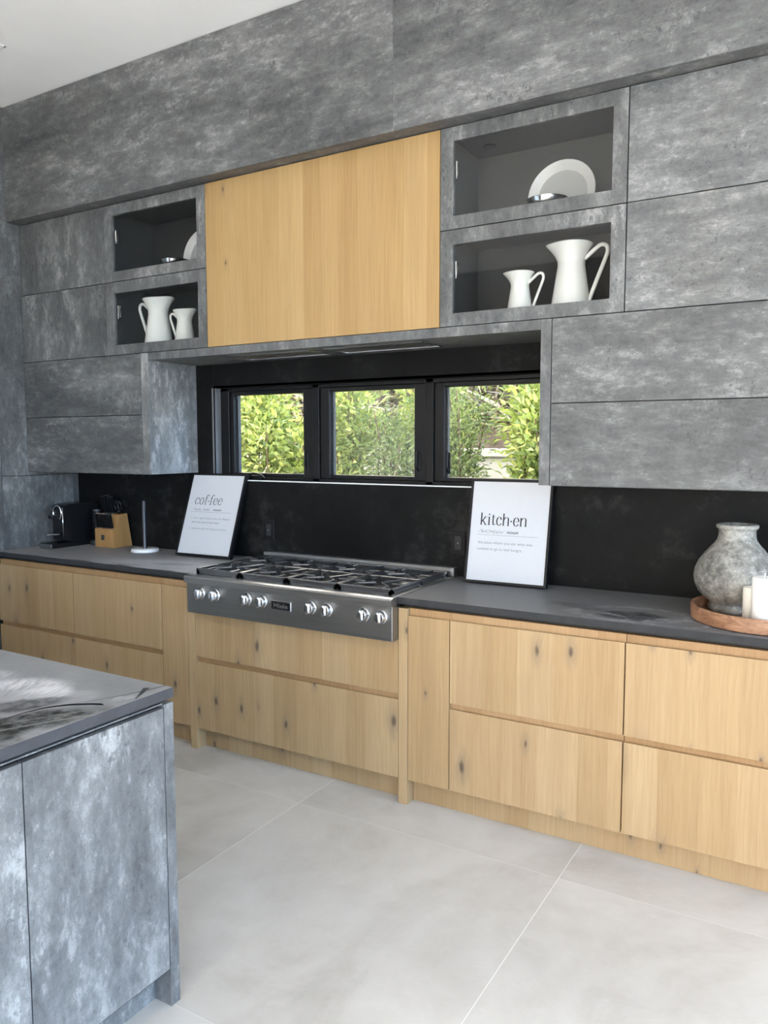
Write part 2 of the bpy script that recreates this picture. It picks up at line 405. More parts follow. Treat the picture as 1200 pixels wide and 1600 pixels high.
def lathe(bm, prof, c=(0, 0, 0), n=48, cap0=True, cap1=True):
    rings = []
    for r, z in prof:
        rings.append([bm.verts.new((c[0] + r * math.cos(2 * PI * k / n), c[1] + r * math.sin(2 * PI * k / n), c[2] + z)) for k in range(n)])
    for a, b in zip(rings, rings[1:]):
        for k in range(n): bm.faces.new((a[k], a[(k + 1) % n], b[(k + 1) % n], b[k]))
    if cap0: bm.faces.new(rings[0])
    if cap1: bm.faces.new(rings[-1])
    return bm

def tube(bm, pts, r, n=10, flat=1.0):
    """tube along pts; r a number or a list; flat squashes the second axis"""
    pts = [Vector(p) for p in pts]; rs = r if isinstance(r, (list, tuple)) else [r] * len(pts)
    rings = []; up = None
    for i, p in enumerate(pts):
        d = (pts[min(i + 1, len(pts) - 1)] - pts[max(i - 1, 0)]).normalized()
        if up is None:
            up = Vector((0, 0, 1)) if abs(d.z) < .9 else Vector((1, 0, 0))
        sx = d.cross(up).normalized(); up = sx.cross(d).normalized()
        rings.append([bm.verts.new(p + sx * rs[i] * math.cos(2 * PI * k / n) + up * rs[i] * flat * math.sin(2 * PI * k / n)) for k in range(n)])
    for a, b in zip(rings, rings[1:]):
        for k in range(n): bm.faces.new((a[k], a[(k + 1) % n], b[(k + 1) % n], b[k]))
    bm.faces.new(rings[0]); bm.faces.new(rings[-1]); return bm

def spline(ps, n=8):
    ps = [Vector(p) for p in ps]; out = []
    for i in range(len(ps) - 1):
        p0 = ps[max(i - 1, 0)]; p1 = ps[i]; p2 = ps[i + 1]; p3 = ps[min(i + 2, len(ps) - 1)]
        for k in range(n):
            t = k / n
            out.append(.5 * ((2 * p1) + (p2 - p0) * t + (2 * p0 - 5 * p1 + 4 * p2 - p3) * t * t + (3 * p1 - p0 - 3 * p2 + p3) * t ** 3))
    out.append(ps[-1]); return out

def prism(bm, poly, axis, a, b):
    """extrude a 2-D polygon along axis (0,1,2) from a to b"""
    def mk(p, t):
        q = [0, 0, 0]; rest = [i for i in range(3) if i != axis]
        q[axis] = t; q[rest[0]] = p[0]; q[rest[1]] = p[1]; return bm.verts.new(q)
    A = [mk(p, a) for p in poly]; B = [mk(p, b) for p in poly]
    bm.faces.new(A); bm.faces.new(B)
    for k in range(len(poly)): bm.faces.new((A[k], A[(k + 1) % len(poly)], B[(k + 1) % len(poly)], B[k]))
    return bm

def structure(name, bm, mat, parent=None, off=None):
    o = link_mesh(name, bm, mat, parent, off=off)
    if parent is None: o['kind'] = 'structure'
    return o

# ------------------------------------------------------------------ layout numbers (metres; X right, Y into the wall, Z up)
XL = -3.9775           # left wall
YB = .6104             # face of the backsplash
ZC, ZCB = .9393, .9105 # worktop top / underside
ZP = .890              # top of base cabinets
ZD1, ZG1, ZG0, ZD0 = .8595, .501, .4746, .1158
YU = .2281             # front of wall cabinets
U0, U1, U2, U3, U4 = 1.4322, 1.7738, 2.1225, 2.5398, 2.9775
ZCEIL = 3.6626
YS = .1477             # soffit front
XE = .667              # end of the cabinet run
XR = 4.4               # right wall
YR = -5.4              # rear wall

# ------------------------------------------------------------------ the room
structure('floor', bx((XL - .2, XR + .1), (YR - .2, .8), (-.12, 0), 0), M['floor'])
structure('ceiling', bx((XL - .2, XR + .2), (YR - .2, .95), (ZCEIL, ZCEIL + .3), 0), M['white_paint'])

WX0, WX1, WZ0, WZ1 = -2.7202, -.632, 1.393, 1.9406
bm = bmesh.new()
for x, z in (((XL - .2, WX0 - .014), (0, ZCEIL)), ((WX1 + .014, XR + .2), (0, ZCEIL)), ((WX0 - .014, WX1 + .014), (0, WZ0 - .014)), ((WX0 - .014, WX1 + .014), (WZ1 + .014, ZCEIL))):
    box(bm, x, (YB + .012, .80), z, 0)
wb = structure('wall_back', bm, M['white_paint'])
bm = bmesh.new()
xs = -1.69
for x, z in (((XL, WX0), (.90, 2.10)), ((WX1, XE), (.90, 2.10)), ((WX0, xs - .0008), (.90, WZ0)), ((xs + .0008, WX1), (.90, WZ0)), ((WX0, WX1), (WZ1, 2.10))):
    box(bm, x, (YB, YB + .012), z, .0006)
# reveals
box(bm, (WX0, WX1), (YB, .80), (WZ1, WZ1 + .012), .0006); box(bm, (WX0, WX1), (YB + .004, .80), (WZ0 - .012, WZ0), .0006)
structure('backsplash', bm, M['splash'], wb)
for a, b in ((WX0 - .013, WX0), (WX1, WX1 + .013)): structure('reveal', bx((a, b), (YB - .0005, .80), (WZ0, WZ1), .0006), M['reveal'], wb)
structure('trim_1', bx((WX0, WX1), (YB - .004, YB + .006), (WZ0 - .004, WZ0 + .002), .0008), M['marble'])  # light metal trim; its sky reflection put in as white

# left wall: laminate panelling with fine gaps, then an opening further back
wl = structure('wall_left', bx((XL - .2, XL - .02), (-1.9, .8), (0, ZCEIL), 0), M['dark_gap'])
g = .0035
for yy, zz in (((-.90, .0459), (ZC - .001, ZCEIL)), ((.0459 + g, YB), (1.4035 + g, ZCEIL)), ((-1.9, -.90 - g), (0, ZCEIL))):
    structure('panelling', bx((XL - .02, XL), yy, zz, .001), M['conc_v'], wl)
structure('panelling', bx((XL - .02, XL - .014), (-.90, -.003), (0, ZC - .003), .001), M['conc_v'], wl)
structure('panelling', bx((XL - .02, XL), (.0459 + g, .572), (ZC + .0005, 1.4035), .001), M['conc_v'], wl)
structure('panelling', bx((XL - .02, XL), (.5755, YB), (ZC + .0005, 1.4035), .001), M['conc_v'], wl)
bm = bmesh.new()
box(bm, (XL - .2, XL), (YR, -1.9), (0, ZCEIL), 0)
structure('wall_left_rear', bm, M['white_paint'], wl)

# rear wall (behind the photographer) with walnut slats and glazed openings, one added for fill
bm = bmesh.new()
for xx, zz in (((XL - .2, -3.0), (3.2, ZCEIL)), ((XL - .2, -3.0), (0, 2.75)), ((-3.0, -2.5), (0, ZCEIL)), ((-2.5, .5), (2.5, ZCEIL)), ((.5, .6), (0, ZCEIL)), ((.6, XR + .2), (3.1, ZCEIL)), ((3.9, XR + .2), (0, 3.1))): box(bm, xx, (YR - .2, YR), zz, 0)
wr = structure('wall_rear', bm, M['slats'])
bm = bmesh.new()
x = -3.0
while x < .56:
    box(bm, (x, x + .035), (YR, YR + .03), (2.52 if -2.54 < x < .5 else .02, 3.55), .002); x += .06
structure('slat_cladding', bm, M['slats'], wr)
bm = bmesh.new()
for yy, zz in (((YR, -.35), (3.2, ZCEIL)), ((-.35, .8), (0, ZCEIL)), ((YR, -5.1), (0, 3.2))): box(bm, (XR, XR + .2), yy, zz, 0)
structure('wall_right', bm, M['white_paint'])
structure('wall_sun_block', bx((XL - .2, XR + .2), (-1.2, .95), (ZCEIL + .3, 6.6), 0), M['white_paint'])  # unseen block added over the roof to keep sun off the hedge

def glazing(name, axis, at, a, b, z0, z1, n, mat=M['glass']):
    """a big sliding-door wall: frame and n panes; axis 0 = runs along X at y=at, axis 1 = runs along Y at x=at"""
    bm = bmesh.new(); w = .05
    def bb(p, q, zz):
        if axis == 0: box(bm, (p, q), (at - .03, at + .03), zz, .002)
        else: box(bm, (at - .03, at + .03), (p, q), zz, .002)
    bb(a, b, (z0, z0 + w)); bb(a, b, (z1 - w, z1))
    for k in range(n + 1):
        p = a + (b - a - w) * k / n; bb(p, p + w, (z0 + w, z1 - w))
    d = structure(name, bm, M['black_frame'])
    for k in range(n):
        p = a + (b - a - w) * k / n + w; q = a + (b - a - w) * (k + 1) / n
        t = bx((p, q), (at - .004, at + .004), (z0 + w, z1 - w), 0) if axis == 0 else bx((at - .004, at + .004), (p, q), (z0 + w, z1 - w), 0)
        structure('pane', t, mat, d)
    return d
glazing('door_1', 1, XR + .1, -5.1, -.35, 0, 3.2, 4)
glazing('door_2', 0, YR - .1, .6, 3.9, 0, 3.1, 3)
glazing('door_fill', 0, YR - .1, -2.5, .5, 0, 2.5, 3)  # added opening, fills the left cabinet fronts with light
glazing('window_2', 0, YR - .1, XL, -3.0, 2.75, 3.2, 1)

# soffit above the wall cabinets, two laminate boards
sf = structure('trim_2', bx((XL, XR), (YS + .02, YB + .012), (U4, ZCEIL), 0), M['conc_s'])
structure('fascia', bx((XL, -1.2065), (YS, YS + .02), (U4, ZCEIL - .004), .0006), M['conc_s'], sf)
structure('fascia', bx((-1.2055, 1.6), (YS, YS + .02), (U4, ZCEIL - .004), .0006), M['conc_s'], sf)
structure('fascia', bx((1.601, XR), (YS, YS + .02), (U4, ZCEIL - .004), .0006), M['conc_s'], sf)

# ------------------------------------------------------------------ the kitchen window: three black casements
YF0, YF1 = .672, .752
G = [(-2.6272, -2.1069), (-1.927, -1.3855), (-1.2133, -.672)]
GZ0, GZ1 = 1.4333, 1.898
bm = bmesh.new()
mull = [(WX0, -2.655), (-2.035, -1.99), (-1.312, -1.268), (-.648, WX1)]
for a, b in mull: box(bm, (a, b), (YF0, YF1), (WZ0, WZ1), .002)
box(bm, (WX0, WX1), (YF0, YF1), (WZ0, WZ0 + .018), .002); box(bm, (WX0, WX1), (YF0, YF1), (WZ1 - .02, WZ1), .002)
win = structure('window_1', bm, M['black_frame'])
for k, (a, b) in enumerate(G):
    xa, xb = mull[k][1], mull[k + 1][0]
    bm = bmesh.new(); ya, yb_ = YF0 + .012, YF1 - .008
    box(bm, (xa + .002, a), (ya, yb_), (WZ0 + .02, WZ1 - .022), .002); box(bm, (b, xb - .002), (ya, yb_), (WZ0 + .02, WZ1 - .022), .002)
    box(bm, (a, b), (ya, yb_), (WZ0 + .02, GZ0), .002); box(bm, (a, b), (ya, yb_), (GZ1, WZ1 - .022), .002)
    s = structure('sash', bm, M['black_frame'], win)
    bm = bmesh.new()
    for q in range(3):   # stepped glazing beads; daylight on the black sash put in as grey
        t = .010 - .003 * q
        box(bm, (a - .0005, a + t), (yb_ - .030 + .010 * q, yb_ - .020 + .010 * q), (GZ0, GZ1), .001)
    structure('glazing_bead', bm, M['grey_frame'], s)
    structure('pane', bx((a, b), (.712, .718), (GZ0, GZ1), 0), M['glass'], s)
    bm = bmesh.new()
    hx = b + .025 if k < 2 else a + .03
    box(bm, (hx - .009, hx + .009), (ya - .006, ya + .002), (WZ0 + .06, WZ0 + .17), .003)
    tube(bm, spline([(hx, ya - .006, WZ0 + .075), (hx, ya - .024, WZ0 + .10), (hx, ya - .018, WZ0 + .175)], 5), .006, 8)
    structure('latch', bm, M['black_frame'], s)
bm = bmesh.new()
box(bm, (-2.50, -2.40), (YF0 - .02, YF0 + .014), (WZ0 + .002, WZ0 + .028), .004)
tube(bm, spline([(-2.49, YF0 - .022, WZ0 + .022), (-2.44, YF0 - .04, WZ0 + .040), (-2.385, YF0 - .034, WZ0 + .030), (-2.36, YF0 - .034, WZ0 + .012)], 6), .007, 8)
structure('crank_handle', bm, M['black_frame'], win)
structure('stop_plate', bx((-2.195, -2.105), (.690, .7115), (GZ0 - .001, GZ0 + .004), .0005), M['chrome'], win)

# ------------------------------------------------------------------ base cabinets
def drawer_cab(x0, x1, label, zt=ZD1, cut=None, flush=.0018, name='drawer_cabinet'):
    t = Th(name, label, 'cabinet', ((x0 + x1) / 2, .3, 0))
    L = t.loc
    link_mesh('carcass', bx((x0, x1), (.0185, YB - .002), (ZD0 + .004, ZP if zt == ZD1 else zt), .001), M['oak_rail'], t, off=L)
    for za, zb in ((ZG1, zt), (ZD0, ZG0)):
        bm = bmesh.new()
        # front with a finger-pull chamfer along its upper rear edge
        prism(bm, [(0, za), (.0175, za), (.0175, zb - .008), (.009, zb), (0, zb)], 0, x0 + flush, x1 - flush)
        link_mesh('drawer', bm, M['oak'], t, off=L)
    return t
drawer_cab(XL - .013, -3.2745, 'oak two-drawer base cabinet in the corner below the coffee machine')
drawer_cab(-3.2739, -2.5521, 'oak two-drawer base cabinet below the paper towel holder and coffee poster')
drawer_cab(-.8418, -.1108, 'knotty oak two-drawer base cabinet below the kitchen poster')
drawer_cab(-.1086, .6225, 'knotty oak two-drawer base cabinet below the stone vase and tray')
def narrow_cab(x0, x1, label):
    t = Th('pull_out_cabinet', label, 'cabinet', ((x0 + x1) / 2, .3, 0)); L = t.loc
    link_mesh('carcass', bx((x0, x1), (.0185, YB - .002), (ZD0 + .004, ZP), .001), M['oak_rail'], t, off=L)
    bm = bmesh.new(); prism(bm, [(0, ZD0), (.0175, ZD0), (.0175, ZD1 - .008), (.009, ZD1), (0, ZD1)], 0, x0 + .0018, x1 - .0018)
    link_mesh('door', bm, M['oak'], t, off=L)
narrow_cab(-2.5515, -2.3596, 'narrow tall oak pull-out cabinet left of the rangetop')
narrow_cab(-1.0455, -.8425, 'narrow tall oak pull-out cabinet right of the rangetop')
# rangetop cabinet with its two upright side panels
t = drawer_cab(-2.3105, -1.0915, 'wide oak drawer cabinet under the rangetop between two upright posts', .7455, name='rangetop_cabinet'); L = t.loc
for a, b in ((-2.3586, -2.3113), (-1.0907, -1.0465)):
    link_mesh('side_panel', bx((a, b), (-.003, YB - .002), (0, ZP), .001), M['oak'], t, off=L)
link_mesh('plinth', bx((-2.311, -1.091), (.0608, .08), (0, ZD0 + .003), .001), M['oak'], t, off=L)
for a, b, lab in ((XL - .013, -2.3590, 'oak plinth board along the floor left of the rangetop'), (-1.0460, .6235, 'oak plinth board along the floor right of the rangetop')):
    bm = bmesh.new(); box(bm, (a, b), (.0608, .08), (0, ZD0 + .003), .001)
    box(bm, (a, b), (.08, .50), (.0, .03), .001)
    prop(link_mesh('plinth', bm, M['oak'], None, off=((a + b) / 2, .07, 0)), lab, 'plinth').location = ((a + b) / 2, .07, 0)
prop(link_mesh('end_panel', bx((.624, XE), (-.003, YB - .002), (0, ZP), .001), M['oak'], None, off=(.645, .3, 0)), 'upright oak end panel closing the right end of the base cabinets', 'panel').location = (.645, .3, 0)

# worktops
lo = (-3.15, .3, ZCB); ro = (-.21, .3, ZCB); io = (-2.1, -2.08, .9016)
def sl(o, lst): return [(f[0], f[1] - o[0], f[2] - o[1], *f[3:]) for f in lst]
LT = (.42, .415, .415); DK = (.030, .030, .032)
M['slab_edge'] = plain('worktop_edge', (.036, .036, .037), .6, 0, .15, .15, 20)
M['island_edge'] = plain('island_edge', (.052, .053, .058), .5, 0, .3, .15, 20)
M['slab_l'] = mat_slab('worktop_left', sl(lo, [  # pale base and wide blot: part print, part window sheen as colour
    ('blot', -2.62, .10, 8, .55, .22, LT, .75), ('plume', -2.75, .15, 10, .34, .15, (.42, .42, .42), .5), ('blot', -2.62, .17, 20, .16, .05, (.15, .15, .155), .7),
    ('blot', -3.62, -.005, 3, .10, .018, DK, .9), ('blot', -3.22, .0, 2, .16, .022, DK, .9), ('blot', -2.86, -.002, 3, .12, .02, DK, .9), ('quill', -2.95, .03, 6, .20, .007, DK, .9),
    ('blot', -2.52, -.004, 2, .10, .018, DK, .8)]), (.21, .207, .209), (.30, .296, .296))
M['slab_r'] = mat_slab('worktop_right', sl(ro, [
    ('rim', -.13, .15, 12, .25, .15, (.26, .26, .265), .8), ('blot', -.115, .125, 12, .155, .095, (.012, .012, .013), 1.0), ('rim', -.115, .13, 12, .10, .05, (.10, .10, .10), .8), ('rim', -.20, .07, -20, .10, .05, (.30, .30, .31), .9),
    ('blot', -.36, .20, -14, .14, .06, DK, .6), ('rim', .06, .07, 8, .13, .07, (.34, .34, .35), 1.0), ('quill', -.18, .035, 2, .12, .005, DK, .7)]), (.115, .116, .120), (.160, .160, .164))
M['slab_i'] = mat_slab('worktop_island', sl(io, [
    ('plume', -1.45, -1.60, 38, .16, .17, (.20, .20, .21), .8), ('plume', -1.37, -1.645, 30, .17, .13, (.62, .62, .64), .95), ('plume', -1.56, -1.66, 50, .15, .12, (.50, .50, .51), .85),
    ('plume', -1.27, -1.64, 8, .09, .10, (.66, .66, .68), .95), ('plume', -1.18, -1.62, -12, .08, .10, (.40, .40, .41), .7),
    ('blot', -1.24, -1.72, 60, .14, .06, (.05, .05, .053), .85), ('blot', -1.125, -1.80, 62, .24, .085, (.020, .022, .019), 1.0), ('blot', -1.10, -1.98, 80, .20, .09, (.020, .022, .019), 1.0),
    ('quill', -1.170, -1.70, 64, .130, .011, (.014, .014, .016), 1.0, 5.0), ('quill', -1.080, -1.53, 68, .15, .0035, (.012, .012, .013), 1.0, -5.0),
    ('quill', -1.050, -1.495, 120, .05, .011, (.03, .03, .032), .95), ('blot', -1.06, -1.55, 70, .05, .02, (.40, .40, .41), .6),
    ('quill', -1.095, -1.80, 64, .17, .005, (.24, .245, .23), .8, 3.0), ('quill', -1.140, -1.80, 64, .20, .004, (.17, .175, .165), .8, 4.0)]), (.20, .202, .208), (.27, .272, .278))
ct = link_mesh('countertop', bx((XL - .013, -2.3135), (-.0134, YB - .001), (ZCB, ZC), .0008), M['slab_l'], None, off=lo); ct.location = lo
link_mesh('front_edge', bx((XL - .013, -2.3135), (-.0154, -.0136), (ZCB, ZC - .0003), .0004), M['slab_edge'], ct, off=lo)
prop(ct, 'dark ceramic countertop left of the rangetop with pale feather marks', 'countertop')
link_mesh('shadow_rail', bx((XL + .001, -2.3135), (.045, .45), (ZP + .0005, ZCB), 0), M['dark_gap'], ct, off=lo)
ct = link_mesh('countertop', bx((-1.0885, XE + .01), (-.0134, YB - .001), (ZCB, ZC), .0008), M['slab_r'], None, off=ro); ct.location = ro
link_mesh('front_edge', bx((-1.0885, XE + .01), (-.0154, -.0136), (ZCB, ZC - .0003), .0004), M['slab_edge'], ct, off=ro)
prop(ct, 'dark ceramic countertop right of the rangetop with a black swirl stain', 'countertop')
link_mesh('shadow_rail', bx((-1.0885, XE), (.045, .45), (ZP + .0005, ZCB), 0), M['dark_gap'], ct, off=ro)

# ------------------------------------------------------------------ wall cabinets
DT = .021   # door thickness
def wall_cab(x0, x1, z0, z1, label, doors, mats, name='wall_cabinet', frame=None):
    t = Th(name, label, 'cabinet', ((x0 + x1) / 2, .42, z0)); L = t.loc
    link_mesh('carcass', bx((x0 + .001, x1 - .001), (YU + DT + .002, YB - .001), (z0 + .0005, z1 - .0005), .0005), M['dark_gap'], t, off=L)
    for (a, b, c, d), m in zip(doors, mats):
        link_mesh('door', bx((a + .0021, b - .0021), (YU, YU + DT), (c + .0021, d - .0021), .0006), m, t, off=L)
    return t
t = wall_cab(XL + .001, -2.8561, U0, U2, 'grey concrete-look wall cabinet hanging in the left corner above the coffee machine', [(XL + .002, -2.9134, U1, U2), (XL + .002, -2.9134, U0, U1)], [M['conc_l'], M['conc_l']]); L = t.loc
link_mesh('side_panel', bx((-2.9130, -2.8561), (YU, YB - .001), (U0, U2 - .001), .0008), M['conc_i'], t, off=L)  # lighter copy stands for the light from the right
link_mesh('bottom_panel', bx((XL + .002, -2.9135), (YU + .004, YB - .002), (U0 - .001, U0 + .012), .0005), M['conc_v'], t, off=L)
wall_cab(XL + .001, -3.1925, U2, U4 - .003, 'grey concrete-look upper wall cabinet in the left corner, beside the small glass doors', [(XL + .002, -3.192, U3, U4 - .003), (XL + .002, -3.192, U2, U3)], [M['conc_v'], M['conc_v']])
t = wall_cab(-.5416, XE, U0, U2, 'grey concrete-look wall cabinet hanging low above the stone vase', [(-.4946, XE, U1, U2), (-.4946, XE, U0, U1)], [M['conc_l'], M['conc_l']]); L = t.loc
link_mesh('side_panel', bx((-.5416, -.4962), (YU, YB - .001), (U0, U2 - .001), .0008), M['conc_v'], t, off=L)
link_mesh('bottom_panel', bx((-.4955, XE), (YU + .004, YB - .002), (U0 - .001, U0 + .012), .0005), M['conc_v'], t, off=L)
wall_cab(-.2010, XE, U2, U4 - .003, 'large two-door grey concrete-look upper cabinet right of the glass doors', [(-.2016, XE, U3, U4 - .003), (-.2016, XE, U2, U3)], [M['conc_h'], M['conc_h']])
t = wall_cab(-2.3995, -1.0130, U2, U4 - .003, 'hood cabinet behind the single wide amber oak door', [(-2.3999, -1.0125, U2, U4 - .003)], [M['oak_hood']], 'hood_cabinet')

def glass_cab(x0, x1, ga, gb, label, lining):
    t = Th('display_cabinet', label, 'cabinet', ((x0 + x1) / 2, .42, U2)); L = t.loc
    z0, z1 = U2 + .001, U4 - .004; yf = YU + DT + .002; zs = U3
    bm = bmesh.new()
    box(bm, (x0 + .001, x0 + .019), (yf, YB - .001), (z0, z1), .0005); box(bm, (x1 - .019, x1 - .001), (yf, YB - .001), (z0, z1), .0005)
    box(bm, (x0 + .019, x1 - .019), (yf, YB - .001), (z0, z0 + .018), .0005); box(bm, (x0 + .019, x1 - .019), (yf, YB - .001), (z1 - .018, z1), .0005)
    box(bm, (x0 + .019, x1 - .019), (YB - .012, YB - .001), (z0 + .018, z1 - .018), .0005)
    link_mesh('carcass', bm, lining, t, off=L)
    link_mesh('shelf', bx((x0 + .020, x1 - .020), (yf, YB - .013), (zs - .010, zs + .010), .0005), lining, t, off=L)
    for (c, d, gc, gd) in ((U2, U3, 2.1803, 2.4755), (U3, U4 - .003, 2.5974, 2.9133)):
        bm = bmesh.new(); a, b, c2, d2 = x0 + .0021, x1 - .0021, c + .0021, d - .0021
        box(bm, (a, ga), (YU, YU + DT), (c2, d2), .0006); box(bm, (gb, b), (YU, YU + DT), (c2, d2), .0006)
        box(bm, (ga, gb), (YU, YU + DT), (c2, gc), .0006); box(bm, (ga, gb), (YU, YU + DT), (gd, d2), .0006)
        dr = link_mesh('door', bm, M['conc_v'], t, off=L)
        o = link_mesh('glass_pane', bx((ga, gb), (YU + .008, YU + .012), (gc, gd), 0), M['glass_cab'], dr, off=L)
        bm = bmesh.new()   # lift hinge seen through the glass
        hz = (gc + gd) / 2 + .05; hx = ga - .006
        box(bm, (x0 + .020, hx + .008), (YU + .036, YU + .050), (hz + .010, hz + .030), .002)
        box(bm, (hx, hx + .010), (YU + .026, YU + .052), (hz - .035, hz + .035), .003)
        tube(bm, [(hx + .006, YU + .05, hz + .03), (hx + .008, YU + .035, hz - .02), (hx + .008, YU + .028, hz - .045)], .005, 8)
        link_mesh('hinge', bm, M['chrome'], dr, off=L)
    return t
gL = glass_cab(-3.1920, -2.4000, -3.1221, -2.4627, 'wall cabinet with two dark glass doors left of the amber oak door', M['cab_in_shaded'])
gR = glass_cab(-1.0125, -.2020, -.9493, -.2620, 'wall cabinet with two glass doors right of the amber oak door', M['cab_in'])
bm = lathe(bmesh.new(), [(.030, -.006), (.034, -.004), (.034, 0)], (-.885, .47, U4 - .0222), 24)
link_mesh('puck_light', bm, M['black_plastic'], gR.o, off=gR.loc)

# range hood: thin housing spanning the window with two steel filters
t = Th('range_hood', 'flat grey range hood housing spanning above the window with two filters', 'range hood', (-1.7, .42, 2.0795)); L = t.loc
HX0, HX1 = -2.8556, -.5421
bm = bmesh.new()
box(bm, (HX0, HX1), (YU, YU + .022), (2.0795, U2 - .001), .0006)
link_mesh('front_rail', bm, M['conc_v'], t, off=L)
bm = bmesh.new()
fx = [(-2.36, -1.79), (-1.71, -1.14)]; fy = (.315, .520)
for a, b in ((HX0, fx[0][0]), (fx[0][1], fx[1][0]), (fx[1][1], HX1)): box(bm, (a, b), (YU + .022, YB - .001), (2.0800, 2.118), .0005)
for a, b in fx:
    box(bm, (a, b), (YU + .022, fy[0]), (2.0800, 2.118), .0005); box(bm, (a, b), (fy[1], YB - .001), (2.0800, 2.118), .0005)
link_mesh('underside', bm, M['conc_v'], t, off=L)
for a, b in fx:
    bm = bmesh.new(); w = .008
    box(bm, (a, b), (fy[0], fy[0] + w), (2.077, 2.084), .001); box(bm, (a, b), (fy[1] - w, fy[1]), (2.077, 2.084), .001)
    box(bm, (a, a + w), (fy[0], fy[1]), (2.077, 2.084), .001); box(bm, (b - w, b), (fy[0], fy[1]), (2.077, 2.084), .001)
    f = link_mesh('filter_frame', bm, M['chrome'], t, off=L)
    bm = bmesh.new(); box(bm, (a + w, b - w), (fy[0] + w, fy[1] - w), (2.083, 2.090), .0005)
    k = a + .02
    while k < b - .02: box(bm, (k, k + .006), (fy[0] + w, fy[1] - w), (2.080, 2.084), .0005); k += .014
    link_mesh('filter_panel', bm, M['steel'], f, off=L)

# ------------------------------------------------------------------ rangetop
RX0, RX1 = -2.3103, -1.0917
t = Th('rangetop', 'stainless steel eight-burner gas rangetop with black iron grates', 'rangetop', (-1.701, .25, .7465)); L = t.loc
bm = bmesh.new()
box(bm, (RX0, RX1), (-.0557, .020), (.7465, .903), .003, 2)
link_mesh('control_panel', bm, M['steel_dark'], t, off=L)
bm = bmesh.new()
prism(bm, [(-.070, .903), (-.072, .930), (-.066, .9375), (-.050, .941), (-.020, .9415), (-.020, .903)], 0, RX0 - .004, RX1 + .004)
link_mesh('bullnose', bm, M['steel'], t, off=L)
bm = bmesh.new()
box(bm, (RX0, RX1), (-.020, YB - .002), (.895, .918), .001)
link_mesh('pan', bm, M['steel_pan'], t, off=L); bm = bmesh.new()
for a, b in ((RX0 - .004, RX0 + .028), (RX1 - .028, RX1 + .004)): box(bm, (a, b), (-.020, YB - .002), (.9397, .9425), .0008)
for a, b in ((RX0, RX0 + .028), (RX1 - .028, RX1)): box(bm, (a, b), (-.020, YB - .002), (.905, .9397), .0005)
box(bm, (RX0, RX1), (.545, YB - .002), (.905, .9425), .0008)
link_mesh('rim', bm, M['steel'], t, off=L)
link_mesh('backguard', bx((RX0, RX1), (.560, YB - .002), (.9425, .9875), .002), M['steel'], t, off=L)
# burners and grates
gx0, gx1 = -2.284, -1.116; gw = (gx1 - gx0) / 4; gy0, gy1 = -.012, .540; gd = (gy1 - gy0) / 2
ZT = .972
for i in range(4):
    cx = gx0 + gw * (i + .5)
    for j in range(2):
        cy = gy0 + gd * (j + .5)
        b = link_mesh('burner', lathe(bmesh.new(), [(.062, 0), (.060, .010), (.050, .014), (.046, .020), (.0, .020)], (cx, cy, .918), 32, True, False), M['steel'], t, True, L, 40)
        link_mesh('burner_cap', lathe(bmesh.new(), [(.040, 0), (.042, .004), (.040, .009), (.030, .011), (0, .011)], (cx, cy, .938), 32, True, False), M['iron'], b, True, L, 40)
def bar(bm, pts, w=.0042, h=.009, z=ZT):
    """flat-topped iron bar along a 2-D polyline"""
    P = [Vector((p[0], p[1], 0)) for p in pts]; secs = []
    for i, p in enumerate(P):
        d0 = (P[i] - P[i - 1]).normalized() if i > 0 else (P[1] - P[0]).normalized()
        d1 = (P[i + 1] - P[i]).normalized() if i < len(P) - 1 else d0
        n0 = Vector((-d0.y, d0.x, 0)); n1 = Vector((-d1.y, d1.x, 0)); nn = (n0 + n1).normalized(); nn = nn * (w / max(.45, nn.dot(n1)))
        c = [p + nn + Vector((0, 0, z - h)), p + nn + Vector((0, 0, z - .005)), p + nn * .72 + Vector((0, 0, z - .0012)), p + nn * .2 + Vector((0, 0, z)), p - nn * .2 + Vector((0, 0, z)), p - nn * .72 + Vector((0, 0, z - .0012)), p - nn + Vector((0, 0, z - .005)), p - nn + Vector((0, 0, z - h))]
        secs.append([bm.verts.new(q) for q in c])
    for a, b in zip(secs, secs[1:]):
        for k in range(8): bm.faces.new((a[k], a[(k + 1) % 8], b[(k + 1) % 8], b[k]))
    bm.faces.new(secs[0]); bm.faces.new(secs[-1])
for i in range(4):
    a = gx0 + gw * i + .0015; b = gx0 + gw * (i + 1) - .0015; w = b - a
    bm = bmesh.new(); e = .005
    for pts in (((a + e, gy0), (a + e, gy1)), ((b - e, gy0), (b - e, gy1))): bar(bm, pts, e, .024)
    for yy in (gy0 + e, gy1 - e): bar(bm, ((a, yy), (b, yy)), e, .030)
    bar(bm, ((a, (gy0 + gy1) / 2), (b, (gy0 + gy1) / 2)), e, .016)
    for j in range(2):
        y0 = gy0 + gd * j
        P = lambda u, v: (a + u * w, y0 + v * gd)
        z1 = [(.25, .02), (.22, .26), (.44, .44), (.22, .72), (.21, 1.0)]; z2 = [(.79, 0.0), (.78, .26), (.55, .46), (.67, .74), (.75, 1.0)]
        bar(bm, [P(*q) for q in z1]); bar(bm, [P(*q) for q in z2])
        bar(bm, [P(.02, .48), P(.24, .48)], .0036); bar(bm, [P(.98, .46), P(.74, .46)], .0036)
    for xx in (a, b - .022):
        for yy in (gy0, gy1 - .022, (gy0 + gy1) / 2 - .011): box(bm, (xx, xx + .022), (yy, yy + .022), (.9186, ZT - .010), .002)
    link_mesh('grate', bm, M['iron'], t, off=L)
